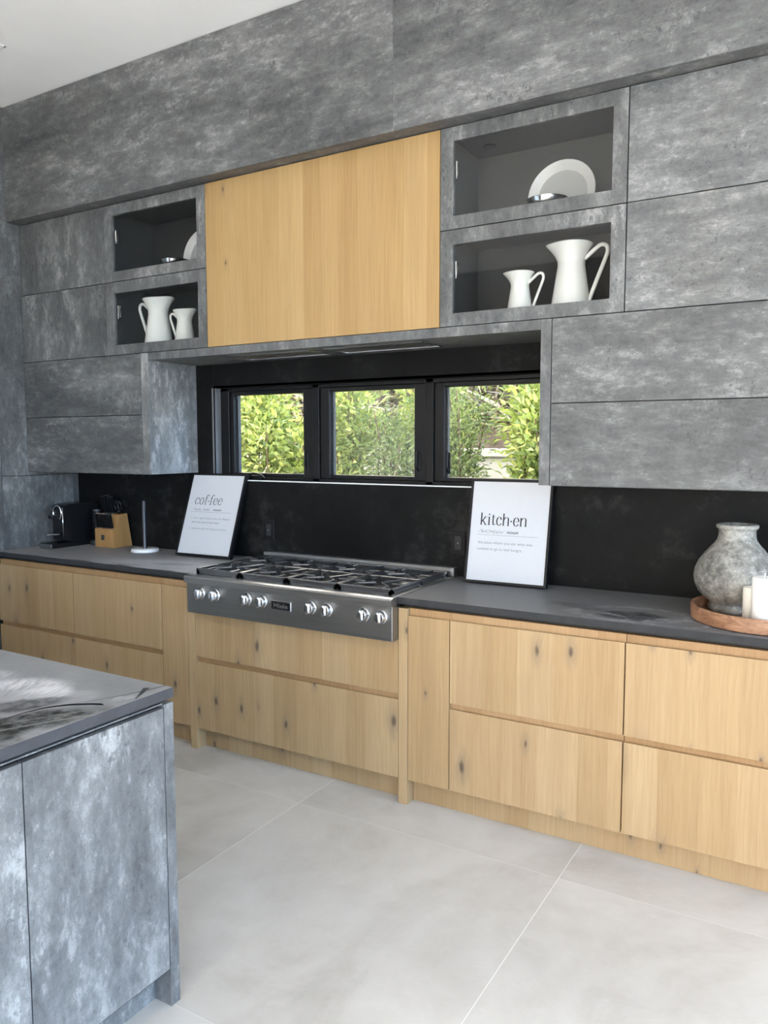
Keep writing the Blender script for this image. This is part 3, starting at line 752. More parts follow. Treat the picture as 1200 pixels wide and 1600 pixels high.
# knobs in four pairs
for kx in (-2.211, -2.112, -1.908, -1.812, -1.525, -1.434, -1.236, -1.146):
    bm = bmesh.new(); Rm = Matrix.Translation((kx, -.0557, .853)) @ Matrix.Rotation(PI / 2, 4, 'X')
    tt = lathe(bmesh.new(), [(.031, 0), (.031, .006), (.028, .009), (.0265, .012), (.0245, .026), (.022, .029), (0, .029)], (0, 0, 0), 36, True, False)
    join(bm, tt, Rm)
    kb = link_mesh('knob', bm, M['chrome'], t, True, L, 35)
    bm = bmesh.new(); tt = bx((-.0065, .0065), (-.0255, .0255), (.026, .040), .004, 2); join(bm, tt, Rm)
    link_mesh('knob_grip', bm, M['chrome'], kb, True, L, 35)
    bm = bmesh.new(); tt = lathe(bmesh.new(), [(.036, 0), (.0355, .002), (.032, .0025), (0, .0025)], (0, 0, 0), 36, True, False); join(bm, tt, Rm)
    link_mesh('bezel', bm, M['steel_dark'], kb, True, L, 35)

# ------------------------------------------------------------------ lettering
def stroke(bm, pts, y, w0, w1, n=6, pw=1.4):
    """a pen stroke in the XZ plane, thick where vertical, hair-thin where flat"""
    P = spline([(p[0], 0, p[1]) for p in pts], n) if len(pts) > 2 else [Vector((p[0], 0, p[1])) for p in pts]
    sec = []
    for i, p in enumerate(P):
        d = (P[min(i + 1, len(P) - 1)] - P[max(i - 1, 0)]).normalized()
        w = (w0 + (w1 - w0) * abs(d.z) ** pw) / 2
        nn = Vector((-d.z, 0, d.x)) * w
        sec.append((bm.verts.new((p.x + nn.x, y, p.z + nn.z)), bm.verts.new((p.x - nn.x, y, p.z - nn.z))))
    for a, b in zip(sec, sec[1:]): bm.faces.new((a[0], a[1], b[1], b[0]))
def dot(bm, x, z, r, y):
    bm.faces.new([bm.verts.new((x + r * math.cos(2 * PI * k / 14), y, z + r * math.sin(2 * PI * k / 14))) for k in range(14)])
HB = .70   # ascender in em-ish units, x-height .5
GLY = {
 'k': (.52, [[(.10, 0), (.10, HB)], [(.38, .47), (.13, .19)], [(.20, .27), (.42, .0)]], [[(.02, .008), (.19, .008)], [(.02, HB - .008), (.10, HB - .008)], [(.28, .478), (.50, .478)], [(.30, .008), (.53, .008)]], []),
 'i': (.26, [[(.12, 0), (.12, .48)]], [[(.03, .008), (.21, .008)], [(.03, .474), (.12, .474)]], [(.12, .62, .048)]),
 't': (.33, [[(.14, .60), (.14, .14), (.19, .02), (.30, .07)]], [[(.02, .478), (.30, .478)]], []),
 'c': (.44, [[(.38, .37), (.33, .45), (.24, .485), (.12, .41), (.07, .245), (.12, .07), (.25, .005), (.40, .12)]], [], [(.355, .37, .045)]),
 'h': (.56, [[(.10, 0), (.10, HB)], [(.11, .33), (.19, .44), (.30, .485), (.405, .44), (.43, .32)], [(.43, .33), (.43, 0)]], [[(.02, .008), (.19, .008)], [(.02, HB - .008), (.10, HB - .008)], [(.34, .008), (.52, .008)]], []),
 'n': (.56, [[(.10, 0), (.10, .48)], [(.11, .33), (.19, .44), (.30, .485), (.405, .44), (.43, .32)], [(.43, .33), (.43, 0)]], [[(.02, .008), (.19, .008)], [(.02, .474), (.10, .474)], [(.34, .008), (.52, .008)]], []),
 'e': (.46, [[(.08, .27), (.39, .27), (.36, .42), (.24, .485), (.12, .41), (.07, .245), (.12, .07), (.25, .005), (.40, .12)]], [], []),
 'o': (.50, [[(.24, .485), (.12, .42), (.07, .245), (.12, .07), (.24, .002), (.36, .07), (.41, .245), (.36, .42), (.24, .485)]], [], []),
 'f': (.34, [[(.34, .64), (.29, .70), (.21, .69), (.145, .60), (.14, .48)], [(.14, .50), (.14, 0)]], [[(.02, .478), (.30, .478)], [(.04, .008), (.25, .008)]], [(.315, .65, .036)]),
 '.': (.17, [], [], [(.07, .26, .05)]),
}
def big_word(word, x0, z0, width, height, y, heavy, thin, shear=0.0):
    """returns a bmesh with the word from x0, baseline z0"""
    bm = bmesh.new(); cur = 0
    for ch in word:
        adv, ss, hs, ds = GLY[ch]
        for s in ss: stroke(bm, [(cur + p[0], p[1]) for p in s], y, thin, heavy)
        for s in hs: stroke(bm, [(cur + p[0], p[1]) for p in s], y, thin, thin)
        for d in ds: dot(bm, cur + d[0], d[1], d[2], y)
        cur += adv
    sx = width / cur; sz = height / HB
    for v in bm.verts: v.co.x, v.co.z = x0 + (v.co.x + shear * v.co.z) * sx, z0 + v.co.z * sz
    return bm
def text_bm(s, x0, z0, width, y, size=.02, shear=0.0, weight=0.0, hscale=1.0):
    c = bpy.data.curves.new('t', 'FONT'); c.body = s; c.size = 1.0; c.shear = shear; c.offset = weight; c.resolution_u = 2
    o = bpy.data.objects.new('t', c); COL.objects.link(o)
    dg = bpy.context.evaluated_depsgraph_get(); me = bpy.data.meshes.new_from_object(o.evaluated_get(dg))
    bm = bmesh.new(); bm.from_mesh(me)
    bpy.data.objects.remove(o); bpy.data.curves.remove(c); bpy.data.meshes.remove(me)
    w = max(v.co.x for v in bm.verts) - min(v.co.x for v in bm.verts); mn = min(v.co.x for v in bm.verts)
    for v in bm.verts: v.co = Vector((x0 + (v.co.x - mn) * width / w, y, z0 + v.co.y * size))
    return bm

# badge on the control panel
bm = bmesh.new()
bd = link_mesh('badge_frame', bx((-1.757, -1.641), (-.0595, -.0550), (.8205, .8650), .001), M['chrome'], t, off=L)
link_mesh('badge_plate', bx((-1.752, -1.646), (-.0602, -.0590), (.8250, .8605), .0005), M['black_plastic'], bd, off=L)
link_mesh('badge_lettering', text_bm('Miele', -1.742, .8325, .084, -.0606, .030, 0, .02), M['steel'], bd, off=L)

# ------------------------------------------------------------------ leaning posters
def poster(x, y, rotz, label, W, H, lean, words):
    t = Th('poster_frame', label, 'poster', (x, y, ZC + .0005 + .030 * math.sin(R(lean))), 0, None, (R(-lean), 0, R(rotz)))
    t.o.rotation_mode = 'XYZ'
    d, w = .030, .012
    bm = bmesh.new()
    box(bm, (0, w), (0, d), (0, H), .001); box(bm, (W - w, W), (0, d), (0, H), .001)
    box(bm, (w, W - w), (0, d), (0, w), .001); box(bm, (w, W - w), (0, d), (H - w, H), .001)
    link_mesh('frame', bm, M['black_frame'], t)
    pr = link_mesh('print', bx((w, W - w), (.004, .008), (w, H - w), 0), M['paper'], t)
    link_mesh('backing', bx((w, W - w), (.010, d - .003), (w, H - w), .0005), M['black_matt'], t)
    yy = .0035
    for kind, s, x0, z0, ww, sz, ex in words:
        if kind == 'big': bm = big_word(s, x0, z0, ww, sz, yy, *ex); m = M['ink']
        elif kind == 'rule':
            bm = bmesh.new(); box(bm, (x0, x0 + ww), (yy - .0002, yy + .0002), (z0, z0 + sz), 0); m = M['ink_grey']
        else: bm = text_bm(s, x0, z0, ww, yy, sz, *ex); m = M['ink_grey'] if kind == 'grey' else M['ink']
        link_mesh('lettering', bm, m, pr)
    return t
poster(-.991, .4556, 2.1, 'white poster in thin black frame reading kitchen, leaning on the dark backsplash', .4064, .5014, 11.54, [
    ('big', 'kitch.en', .058, .2790, .238, .0585, (.092, .018)),
    ('grey', "/'kiCH(a)n/", .054, .2416, .133, .021, (.30,)), ('ink', 'noun', .197, .2416, .057, .022, (.30, .012)),
    ('rule', '', .050, .2308, .300, .0013, None),
    ('grey', 'the place where you eat what was', .056, .1890, .270, .0185, ()), ('grey', 'cooked or go to bed hungry.', .055, .1590, .224, .0185, ())])
poster(-2.8657, .4101, 2.38, 'white poster in thin black frame reading coffee, leaning beside the paper towel holder', .4132, .5099, 19.58, [
    ('big', 'cof.fee', .060, .3140, .212, .061, (.064, .020, .10)),
    ('grey', "/'kofe, 'kafe/", .062, .2770, .134, .020, (.30,)), ('ink', 'noun', .215, .2780, .063, .021, (.30, .01)),
    ('rule', '', .049, .2680, .309, .0013, None),
    ('grey', '1. a dark, magical substance that turns', .0605, .2257, .235, .0145, ()), ('ink', '"leave me', .301, .2257, .054, .0145, (.3,)),
    ('ink', 'alone" into "good morning, honey!"', .0725, .2008, .2115, .0145, (.3,)),
    ('grey', '2. a liquid that smells like fresh ground heaven', .058, .1618, .284, .0145, ())])

# sockets on the backsplash
for x, lab in ((-2.305, 'black wall outlet on the backsplash near the coffee poster'), (-1.091, 'black wall outlet on the backsplash beside the kitchen poster')):
    t = Th('wall_outlet', lab, 'outlet', (x, YB, 1.048)); L = t.loc
    link_mesh('cover_plate', bx((x - .039, x + .039), (YB - .006, YB - .0003), (1.048, 1.170), .002), M['black_frame'], t, off=L)
    link_mesh('rocker', bx((x - .017, x + .017), (YB - .0085, YB - .006), (1.075, 1.143), .001), M['black_matt'], t, off=L)
    link_mesh('indicator', bx((x - .003, x + .003), (YB - .0092, YB - .0085), (1.106, 1.110), .0003), M['steel'], t, off=L)

# ------------------------------------------------------------------ things on the left worktop
# capsule coffee machine
MX, MY = -3.825, .30
t = Th('coffee_machine', 'black capsule coffee machine with a chrome ring, in the corner', 'coffee machine', (MX, MY + .14, ZC)); L = t.loc
x0, x1 = MX - .058, MX + .058
bm = bmesh.new()
prism(bm, [(.325, ZC + .045), (.325, 1.196), (.338, 1.212), (.375, 1.218), (.585, 1.218), (.600, 1.206), (.600, ZC + .004), (.40, ZC + .004), (.40, ZC + .030)], 0, x0, x1)
bmesh.ops.bevel(bm, geom=bm.edges[:], offset=.004, segments=2, affect='EDGES')
link_mesh('body', bm, M['black_plastic'], t, off=L)
bm = bmesh.new(); box(bm, (x0 - .004, x1 + .004), (.225, .600), (ZC + .0006, ZC + .032), .006, 2)
bs = link_mesh('base', bm, M['black_plastic'], t, off=L)
link_mesh('drip_tray', bx((x0 + .004, x1 + .0045), (.2235, .2255), (ZC + .004, ZC + .029), .0005), M['steel'], bs, off=L)
bm = bmesh.new(); lathe(bm, [(.047, 0), (.050, .004), (.050, .010), (.046, .011), (0, .011)], (MX, .285, 1.022), 36, True, False)
link_mesh('cup_stand', bm, M['chrome'], t, True, L, 40)
bm = bmesh.new(); box(bm, (MX - .020, MX + .020), (.262, .327), (1.125, 1.150), .006, 2)
link_mesh('spout', bm, M['black_plastic'], t, off=L)
bm = bmesh.new()
ring = [(MX + .040 * math.cos(a), .321, 1.163 + .046 * math.sin(a)) for a in [R(-60 + 300 * k / 28) for k in range(29)]]
tube(bm, ring, .006, 10); tube(bm, [(x1 - .006, .322, 1.0), (x1 - .006, .322, 1.198)], .003, 8)
link_mesh('lever_ring', bm, M['chrome'], t, True, L)
# milk frother on its round base
t = Th('milk_frother', 'slim black milk frother on a round base between coffee machine and knife block', 'milk frother', (-3.708, .540, ZC)); L = t.loc
link_mesh('base', lathe(bmesh.new(), [(.048, .0005), (.052, .006), (.052, .026), (.046, .032), (0, .032)], tuple(L), 40, True, False), M['steel_dark'], t, True, L, 40)
b = link_mesh('jug', lathe(bmesh.new(), [(.010, .032), (.010, .050), (.028, .052), (.031, .056), (.032, .22), (.030, .224), (.0, .224)], tuple(L), 40, True, False), M['black_plastic'], t, True, L, 40)
link_mesh('lid', lathe(bmesh.new(), [(.032, .2245), (.032, .234), (.029, .237), (0, .237)], tuple(L), 40, True, False), M['rod'], t, True, L, 40)

# knife block with its knives
BX0, BX1 = -3.630, -3.452
t = Th('knife_block', 'beech knife block with slanted back, full of black-handled knives', 'knife block', (-3.54, .52, ZC)); L = t.loc
bm = bmesh.new()
prism(bm, [(.452, ZC + .0005), (.606, ZC + .0005), (.570, 1.158), (.500, 1.152), (.484, 1.066), (.452, 1.060)], 0, BX0, BX1)
bmesh.ops.bevel(bm, geom=bm.edges[:], offset=.003, segments=2, affect='EDGES')
link_mesh('body', bm, M['block'], t, off=L)
em = link_mesh('emblem', bx((-3.569, -3.537), (.4508, .4525), (.988, 1.020), .0003), M['rod'], t, off=L)
bm = bmesh.new()
box(bm, (-3.565, -3.561), (.4502, .4509), (.992, 1.016), 0); box(bm, (-3.545, -3.541), (.4502, .4509), (.992, 1.016), 0); box(bm, (-3.559, -3.547), (.4502, .4509), (1.002, 1.006), 0)
link_mesh('emblem_mark', bm, M['steel'], em, off=L)
def knife(x, y, z, hl, lab, big, group):
    k = Th('kitchen_knife' if big else 'steak_knife', lab, 'knife', (x, y, z), 0, group, (R(12), 0, 0))
    s = 1.0 if big else .72
    bm = bmesh.new()
    prism(bm, [(-.012 * s, -.004), (.012 * s, -.004), (.011 * s, hl * .25), (.0135 * s, hl * .6), (.016 * s, hl - .006), (-.010 * s, hl), (-.013 * s, hl * .7), (-.010 * s, hl * .3)], 0, -.0075 * s, .0075 * s)
    bmesh.ops.bevel(bm, geom=bm.edges[:], offset=.002, segments=2, affect='EDGES')
    link_mesh('handle', bm, M['black_plastic'], k)
    link_mesh('end_cap', bx((-.0080 * s, .0080 * s), (-.011 * s, .0165 * s), (hl - .005, hl + .003), .0012), M['chrome'], k)
    link_mesh('bolster', bx((-.0078 * s, .0078 * s), (-.0125 * s, .0125 * s), (-.003, .004), .001), M['steel'], k)
for i in range(6):
    x = BX0 + .016 + .0265 * i
    knife(x, .470, 1.064, .098, ['steak knife at the left end of the lower knife row', 'second steak knife from the left in the lower row', 'third steak knife from the left in the lower row', 'fourth steak knife from the left in the lower row', 'fifth steak knife from the left in the lower row', 'steak knife at the right end of the lower knife row'][i], False, 'steak knives in the lower row of the block')
for i, (x, h) in enumerate(((-3.612, .115), (-3.586, .118), (-3.556, .122), (-3.532, .112))):
    knife(x, .530, 1.158, h, ['tall black knife at the left end of the upper row', 'second tall black knife from the left in the upper row', 'third tall black knife from the left in the upper row', 'tall black knife beside the scissors in the upper row'][i], True, 'large knives in the upper row of the block')
t = Th('kitchen_scissors', 'black-handled scissors standing in the right end of the knife block', 'scissors', (-3.485, .532, 1.158), 0, None, (R(10), 0, 0))
for sx in (-1, 1):
    bm = bmesh.new(); pts = [(sx * (.016 + .013 * math.cos(a)), 0, .052 + .030 * math.sin(a)) for a in [2 * PI * k / 20 for k in range(21)]]
    tube(bm, pts, .0048, 8); tube(bm, [(sx * .003, 0, -.004), (sx * .008, 0, .024)], .006, 8)
    link_mesh('handle', bm, M['black_plastic'], t, True)

# paper towel holder
t = Th('paper_towel_holder', 'empty paper towel holder, dark rod on round white marble base', 'paper towel holder', (-3.165, .450, ZC)); L = t.loc
link_mesh('base', lathe(bmesh.new(), [(.082, .0005), (.085, .004), (.083, .018), (.079, .021), (0, .021)], tuple(L), 56, True, False), M['marble'], t, True, L, 40)
link_mesh('rod', lathe(bmesh.new(), [(.014, .021), (.0135, .026), (.0125, .030), (.0125, .314), (.011, .318), (0, .318)], tuple(L), 28, True, False), M['rod'], t, True, L, 40)

# ------------------------------------------------------------------ tray, vase, candles
TX, TY = .338, .283
t = Th('serving_tray', 'round brown wooden tray holding the stone vase and candles', 'tray', (TX, TY, ZC)); L = t.loc
link_mesh('tray_body', lathe(bmesh.new(), [(.252, .0005), (.262, .004), (.2645, .030), (.264, .052), (.261, .0565), (.254, .0565), (.251, .053), (.250, .016), (.245, .012), (0, .012)], tuple(L), 96, True, False), M['tray'], t, True, L, 50)
VX, VY = .221, .365
t = Th('stone_vase', 'weathered grey stone vase with round belly and flared lip', 'vase', (VX, VY, ZC + .0122)); L = t.loc
k = 1.0
prof = [(.088, 0), (.098, .004), (.099, .022), (.094, .030), (.092, .036), (.112, .050), (.136, .076), (.150, .106), (.1545, .135), (.150, .165), (.137, .196), (.118, .224), (.098, .248), (.082, .266), (.0715, .282), (.068, .300), (.0675, .316), (.068, .322), (.074, .326), (.0775, .333), (.0765, .340), (.071, .343), (.062, .341), (.058, .330), (.057, .300), (.066, .270), (.110, .220), (.140, .150), (.12, .06), (0, .03)]
link_mesh('vase_body', lathe(bmesh.new(), prof, tuple(L), 80, True, False), M['vase'], t, True, L)
def candle(x, y, r, h, lab, mat):
    t = Th('pillar_candle', lab, 'candle', (x, y, ZC + .0122), 0, 'candles on the tray'); L = t.loc
    link_mesh('wax', lathe(bmesh.new(), [(r - .003, .0003), (r, .004), (r, h - .006), (r - .002, h - .001), (r - .006, h), (r * .5, h - .002), (.006, h - .004), (0, h - .004)], tuple(L), 40, True, False), mat, t, True, L, 50)
    link_mesh('wick', tube(bmesh.new(), [tuple(L + Vector((0, 0, h - .006))), tuple(L + Vector((0, 0, h + .006))), tuple(L + Vector((.003, 0, h + .015)))], .002, 6), M['wick'], t, True, L)
candle(.343, .116, .041, .181, 'tall thick white pillar candle on the wooden tray', M['wax'])
candle(.299, .186, .032, .130, 'shorter ivory candle behind the tall one, beside the vase', M['wax_old'])

# ------------------------------------------------------------------ crockery in the glass cabinets
def pitcher(x, y, z, s, flip, lab):
    """enamel pitcher: flip=1 handle on the right, -1 on the left"""
    t = Th('enamel_pitcher', lab, 'pitcher', (x, y, z), 0, 'cream enamel pitchers'); 
    bm = bmesh.new(); n = 56
    prof = [(.084, 0), (.087, .003), (.086, .010), (.080, .06), (.071, .12), (.0605, .19), (.0565, .215), (.0575, .235), (.063, .255), (.072, .275), (.082, .291), (.086, .297), (.088, .300), (.0865, .3025), (.084, .300), (.078, .290), (.066, .270), (.056, .245), (.053, .22), (.066, .12), (.08, .02), (0, .012)]
    rings = []
    for r, h in prof:
        ring = []
        for k in range(n):
            a = 2 * PI * k / n
            cx = r * math.cos(a); cy = r * math.sin(a); hh = h
            if h > .24:   # pouring lip opposite the handle
                f = max(0, -math.cos(a) * flip) ** 4 * min(1, (h - .24) / .055)
                cx += -flip * f * .022; hh += f * .006
            ring.append(bm.verts.new((cx * s, cy * s, hh * s)))
        rings.append(ring)
    for a, b in zip(rings, rings[1:]):
        for k in range(n): bm.faces.new((a[k], a[(k + 1) % n], b[(k + 1) % n], b[k]))
    bm.faces.new(rings[0]); bm.faces.new(rings[-1])
    link_mesh('body', bm, M['enamel'], t, True)
    h = spline([(flip * .056 * s, 0, .238 * s), (flip * .085 * s, 0, .262 * s), (flip * .118 * s, 0, .286 * s), (flip * .142 * s, 0, .283 * s), (flip * .150 * s, 0, .262 * s), (flip * .143 * s, 0, .235 * s), (flip * .115 * s, 0, .165 * s), (flip * .080 * s, 0, .075 * s), (flip * .074 * s, 0, .055 * s)], 7)
    link_mesh('handle', tube(bmesh.new(), h, .0088 * s, 12), M['enamel'], t, True)
ZB = U2 + .0195
pitcher(-.470, .395, ZB, 1.02, 1, 'large cream enamel pitcher in the lower right glass cabinet, handle to the right')
pitcher(-.700, .395, ZB, .715, 1, 'small cream enamel pitcher in the lower right glass cabinet, left of the large one')
pitcher(-2.938, .395, ZB, 1.02, -1, 'large cream enamel pitcher in the lower left glass cabinet, handle to the left')
pitcher(-2.728, .395, ZB, .75, -1, 'small cream enamel pitcher in the lower left glass cabinet, right of the large one')
ZSH = U3 + .0105
def plate(x, lab):
    t = prop(link_mesh('plate', lathe(bmesh.new(), [(.085, 0), (.112, .003), (.122, .014), (.150, .030), (.1525, .033), (.150, .0350), (.120, .020), (.110, .010), (.104, .007), (0, .006)], (0, 0, 0), 72, True, False), M['china'], None, True, None, 50), lab, 'plate', 'white plates leaning in the glass cabinets')
    link_mesh('well', lathe(bmesh.new(), [(.117, .0138), (.106, .0105), (0, .0100)], (0, 0, 0), 72, False, False), M['china_well'], t, True)
    t.rotation_euler = (R(90 - 8), 0, 0); t.location = (x, .545, ZSH + .1525)
plate(-.560, 'white dinner plate leaning in the upper right glass cabinet')
plate(-2.690, 'white dinner plate leaning in the upper left glass cabinet, half hidden by the door frame')
def bowl(x, lab):
    t = prop(link_mesh('bowl', lathe(bmesh.new(), [(.035, 0), (.040, .004), (.060, .020), (.078, .050), (.086, .083), (.0885, .088), (.085, .088), (.074, .050), (.055, .022), (0, .010)], (0, 0, 0), 56, True, False), M['chrome'], None, True, None, 60), lab, 'bowl', 'polished metal bowls in the glass cabinets')
    t.location = (x, .355, ZSH + .0005)
bowl(-.567, 'small polished metal bowl before the plate in the upper right glass cabinet')
bowl(-2.745, 'small polished metal bowl before the plate in the upper left glass cabinet')

# ------------------------------------------------------------------ island
IX, IY1, IY0 = -1.0158, -1.410, -2.75
ct = link_mesh('island_worktop', bx((-3.2, IX - .002), (IY0, IY1), (.9016, .9303), .0008), M['slab_i'], None, off=io); ct.location = io
link_mesh('end_edge', bx((IX - .0018, IX), (IY0, IY1), (.9016, .9300), .0004), M['island_edge'], ct, off=io)
prop(ct, 'dark ceramic worktop on the kitchen island with printed feather plumes', 'countertop')
t = Th('kitchen_island', 'kitchen island cabinet of blue-grey concrete-look panels with end doors', 'island', (-2.1, -2.08, 0)); L = t.loc
FX = -1.0196
link_mesh('carcass', bx((-3.14, FX - .024), (IY0 + .07, -1.4424), (.092, .8865), .0008), M['dark_gap'], t, off=L)
link_mesh('back_panel', bx((-3.17, FX), (-1.4422, -1.4068 - .0015), (0, .8879), .0008), M['conc_i'], t, off=L)
link_mesh('shadow_rail', bx((-3.14, FX - .012), (IY0 + .07, -1.4424), (.8869, .9014), .0005), M['dark_gap'], t, off=L)
link_mesh('finger_rail', bx((FX - .022, FX - .004), (IY0 + .07, -1.4440), (.8885, .8925), .0005), M['conc_i'], t, off=L)
link_mesh('plinth', bx((-3.10, -1.085), (IY0 + .12, -1.4424), (0, .092), .0008), M['conc_i'], t, off=L)
link_mesh('front_panel', bx((-3.17, FX), (IY0 + .03, IY0 + .065), (0, .8879), .0008), M['conc_i'], t, off=L)
y = -1.4450
for a, b in ((-1.8742, -1.4450), (-2.280, -1.8776), (-2.684, -2.2834)):
    link_mesh('door', bx((FX - .021, FX), (a, b), (.1158, .8790), .0008), M['conc_i'], t, off=L)

# recessed square downlight
t = Th('ceiling_light', 'square white recessed downlight in the ceiling at the upper left', 'ceiling light', (-3.345, -.365, ZCEIL)); L = t.loc
bm = bmesh.new(); a = .074
for x, y in (((-a, a), (-a, -a + .012)), ((-a, a), (a - .012, a)), ((-a, -a + .012), (-a, a)), ((a - .012, a), (-a, a))):
    box(bm, (L.x + x[0], L.x + x[1]), (L.y + y[0], L.y + y[1]), (ZCEIL - .006, ZCEIL - .0003), .001)
link_mesh('trim_ring', bm, M['marble'], t, off=L)
link_mesh('diffuser', bx((L.x - a + .012, L.x + a - .012), (L.y - a + .012, L.y + a - .012), (ZCEIL - .003, ZCEIL - .0003), 0), M['white_paint'], t, off=L)

# ------------------------------------------------------------------ garden outside the window
structure('ground', bx((-16, 16), (-22, 14), (-.30, -.13), 0), M['patio'])
structure('ground_bed', bx((-8, 3), (1.0, 3.9), (-.13, .25), 0), M['soil'])
gwl = bmesh.new(); box(gwl, (-9, 3), (3.9, 4.1), (-.13, 1.48), .01); box(gwl, (-9, 3), (3.87, 4.13), (1.48, 1.56), .01)
prop(link_mesh('garden_wall', gwl, M['garden_wall'], None, off=(-3, 4, -.13)), 'low pale rendered garden wall behind the shrubs', 'garden wall').location = (-3, 4, -.13)
bank = bmesh.new(); prism(bank, [(4.1, -.13), (12, -.13), (12, 4.6), (7.0, 3.2), (4.1, 1.45)], 0, -12, 5)
structure('ground_bank', bank, M['soil'])

def leaf(bm, p, d, ln, w, rnd, bend=.25):
    d = d.normalized(); s = d.cross(Vector((rnd.uniform(-1, 1), rnd.uniform(-1, 1), rnd.uniform(-.3, 1)))).normalized(); u = s.cross(d)
    a = bm.verts.new(p); m1 = p + d * ln * .45; tip = p + d * ln - u * ln * bend
    l = bm.verts.new(m1 + s * w / 2 + u * w * .18); r_ = bm.verts.new(m1 - s * w / 2 + u * w * .18); c = bm.verts.new(m1 - u * ln * bend * .2); e = bm.verts.new(tip)
    bm.faces.new((a, l, c)); bm.faces.new((a, c, r_)); bm.faces.new((l, e, c)); bm.faces.new((c, e, r_))
def shrub(name, label, x, y, h, w, n, ln, lw, mat, seed, z0=.25, base=.35):
    rnd = random.Random(seed)
    t = Th(name, label, 'shrub', (x, y, z0), 0, 'shrubs outside the window'); st = bmesh.new(); fo = bmesh.new()
    stems = []
    for k in range(9):
        a = rnd.uniform(0, 2 * PI); rr = w * .5 * math.sqrt(rnd.random())
        top = Vector((rr * math.cos(a), rr * math.sin(a) * .8, h * rnd.uniform(.72, 1.0)))
        b0 = Vector((rnd.uniform(-.06, .06), rnd.uniform(-.06, .06), 0)); mid = b0.lerp(top, .5) + Vector((rnd.uniform(-.08, .08), rnd.uniform(-.08, .08), 0))
        pts = spline([b0, mid, top], 6); stems.append(pts)
        tube(st, pts, [.014 - .010 * i / (len(pts) - 1) for i in range(len(pts))], 6)
    for k in range(n):
        pts = rnd.choice(stems); i = rnd.random() ** .75 * (len(pts) - 1); j = int(i); p = pts[j].lerp(pts[min(j + 1, len(pts) - 1)], i - j)
        if p.z < h * base * .3: p.z = h * base * rnd.uniform(.3, 1)
        out = Vector((rnd.gauss(0, 1), rnd.gauss(0, 1), rnd.gauss(.35, .8))).normalized()
        q = p + out * w * .30 * rnd.random() ** .6; q.z = max(q.z, .04)
        leaf(fo, q, out + Vector((rnd.uniform(-.6, .6), rnd.uniform(-.6, .6), rnd.uniform(-.2, .7))), ln * rnd.uniform(.7, 1.25), lw * rnd.uniform(.75, 1.2), rnd)
    link_mesh('stems', st, M['bark'], t, True)
    link_mesh('foliage', fo, mat, t)
BR, FI = M['leaf_broad'], M['leaf_fine']
shrub('garden_shrub', 'broad-leaved bright green shrub seen at the left of the left window pane', -4.22, 2.55, 1.95, .80, 5200, .078, .038, BR, 1)
shrub('garden_shrub', 'broad-leaved bright green shrub filling the right of the left window pane', -3.72, 2.70, 1.55, .75, 4800, .078, .038, BR, 2)
shrub('garden_shrub', 'yellow-green broad-leaved shrub at the left of the middle window pane', -3.07, 2.55, 1.95, .50, 3600, .072, .036, BR, 3)
shrub('garden_shrub', 'small-leaved dark green shrub at the right of the middle window pane', -2.50, 2.55, 1.72, .62, 6000, .050, .015, FI, 4)
shrub('garden_shrub', 'tall yellow-green shrub behind the dark one in the middle window pane', -2.46, 3.05, 2.05, .55, 3200, .072, .036, BR, 5)
shrub('garden_shrub', 'small-leaved green shrub at the left of the right window pane', -2.02, 2.62, 1.90, .48, 5200, .052, .016, FI, 6)
shrub('garden_shrub', 'bright yellow-green broad-leaved shrub at the right of the right window pane', -1.38, 2.50, 2.00, .62, 4400, .080, .036, BR, 7)
shrub('garden_shrub', 'broad-leaved green shrub beyond the right edge of the right window pane', -.75, 2.6, 1.9, .7, 1500, .078, .036, BR, 8)
rnd = random.Random(77); gr = bmesh.new(); tw = bmesh.new()
for k in range(9000):
    x = rnd.uniform(-7.2, .6); y = rnd.uniform(4.5, 6.6); z = 1.45 + (y - 4.1) * .60
    p = Vector((x, y, z + rnd.random() ** 1.5 * .9))
    leaf(gr, p, Vector((rnd.uniform(-1, 1), rnd.uniform(-1, .5), rnd.uniform(-.3, 1))), rnd.uniform(.12, .30), rnd.uniform(.012, .026), rnd, .5)
for k in range(3000):
    x = rnd.uniform(-7.0, .6); y = rnd.uniform(4.6, 6.2); z = 1.45 + (y - 4.1) * .60
    p = Vector((x, y, z)); d = Vector((rnd.uniform(-1, 1), rnd.uniform(-.6, .6), rnd.uniform(.1, 1.1))).normalized()
    leaf(tw, p, d, rnd.uniform(.3, .9), rnd.uniform(.008, .016), rnd, .3)
prop(link_mesh('bank_grass', gr, M['leaf_bamboo']), 'long yellow-green grass and bamboo leaves on the bank behind the garden wall', 'grass', None, 'stuff')
prop(link_mesh('dry_twigs', tw, M['twig']), 'dry brown and grey twigs tangled on the bank behind the garden wall', 'twigs', None, 'stuff')

# ------------------------------------------------------------------ daylight
w = bpy.data.worlds.new('sky'); SC.world = w; w.use_nodes = True
n = N(w.node_tree); w.node_tree.nodes.clear()
tc = n.node('ShaderNodeTexCoord'); sp = n.node('ShaderNodeSeparateXYZ'); n.link(tc.outputs['Generated'], sp.inputs[0])
elev = n.rng(sp.outputs[2], -.02, .65, 0, 1)
base = n.ramp(elev, [(0, (.52, .74, 1.0)), (.35, (.35, .61, 1.0)), (1, (.31, .56, 1.0))])
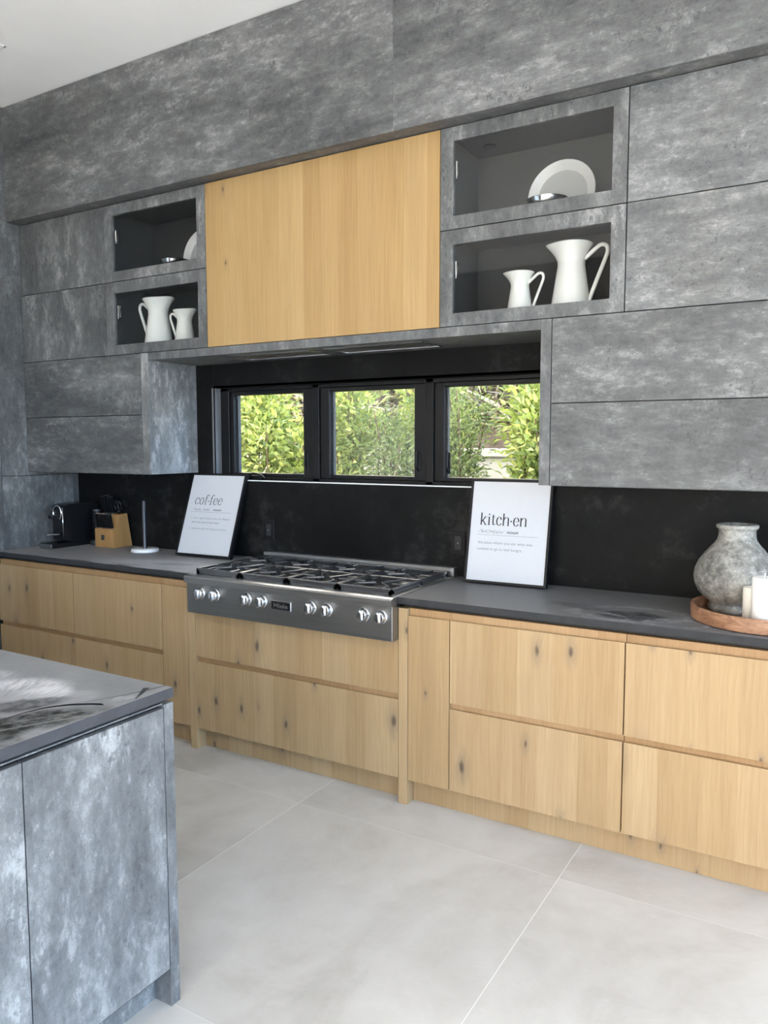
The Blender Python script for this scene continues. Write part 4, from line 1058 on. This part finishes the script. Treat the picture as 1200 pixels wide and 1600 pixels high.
# bright hazy side of the sky behind the house, bluer to the right
side = n.rng(sp.outputs[0], -.2, .9, 0, 1, True)
c = n.mix(side, n.mix(.95, base, (1.0, .89, .76, 1)), base)
bg = n.node('ShaderNodeBackground'); n.link(c, bg.inputs[0]); bg.inputs[1].default_value = 13.5
wo = n.node('ShaderNodeOutputWorld'); n.link(bg.outputs[0], wo.inputs[0])
s = bpy.data.lights.new('sun', 'SUN'); s.energy = 20; s.angle = R(.6); s.color = (1.0, .95, .88)
so = bpy.data.objects.new('sun', s); COL.objects.link(so)
so.rotation_euler = (R(49), 0, R(30)); so.location = (0, -4, 9)
def portal(name, loc, rot, sx, sy):
    l = bpy.data.lights.new(name, 'AREA'); l.shape = 'RECTANGLE'; l.size = sx; l.size_y = sy; l.cycles.is_portal = True
    o = bpy.data.objects.new(name, l); COL.objects.link(o); o.location = loc; o.rotation_euler = rot
portal('daylight_right', (XR + .25, -2.725, 1.6), (0, R(90), 0), 3.2, 4.75)
portal('daylight_rear', (2.25, YR - .25, 1.55), (R(90), 0, 0), 3.3, 3.1)
portal('fill_rear_low', (-1.0, YR - .25, 1.25), (R(90), 0, 0), 3.0, 2.5)  # portal of the added fill opening
portal('daylight_rear_corner', (-3.5, YR - .25, 2.97), (R(90), 0, 0), 1.0, .5)
portal('daylight_kitchen_window', (-1.65, .83, 1.667), (R(-90), 0, 0), 2.15, .55)

# ------------------------------------------------------------------ camera
cam = bpy.data.cameras.new('camera'); co = bpy.data.objects.new('camera', cam); COL.objects.link(co); SC.camera = co
yaw, pit, rol = .5351924, -.0873116, -.0010249
f = Vector((-math.sin(yaw) * math.cos(pit), math.cos(yaw) * math.cos(pit), math.sin(pit)))
r = Vector((math.cos(yaw), math.sin(yaw), 0)); u = r.cross(f)
r2 = r * math.cos(rol) + u * math.sin(rol); u2 = -r * math.sin(rol) + u * math.cos(rol)
m = Matrix((r2, u2, -f)).transposed().to_4x4(); m.translation = (.57985, -2.94427, 1.60791)
co.matrix_world = m
cam.sensor_fit = 'VERTICAL'; cam.sensor_height = 36; cam.sensor_width = 27; cam.lens = 36 * 1220.129 / 1600; cam.clip_start = .02; cam.clip_end = 100

SC.view_settings.view_transform = 'Standard'; SC.view_settings.look = 'None'; SC.view_settings.gamma = 1.0
SC.view_settings.use_curve_mapping = False; SC.view_settings.exposure = -0.16
SC.cycles.max_bounces = 10; SC.cycles.diffuse_bounces = 6; SC.cycles.transparent_max_bounces = 12
SC.cycles.sample_clamp_indirect = 6
SC.cycles.caustics_reflective = False; SC.cycles.caustics_refractive = False; SC.cycles.blur_glossy = .6
SC.cycles.use_denoising = True
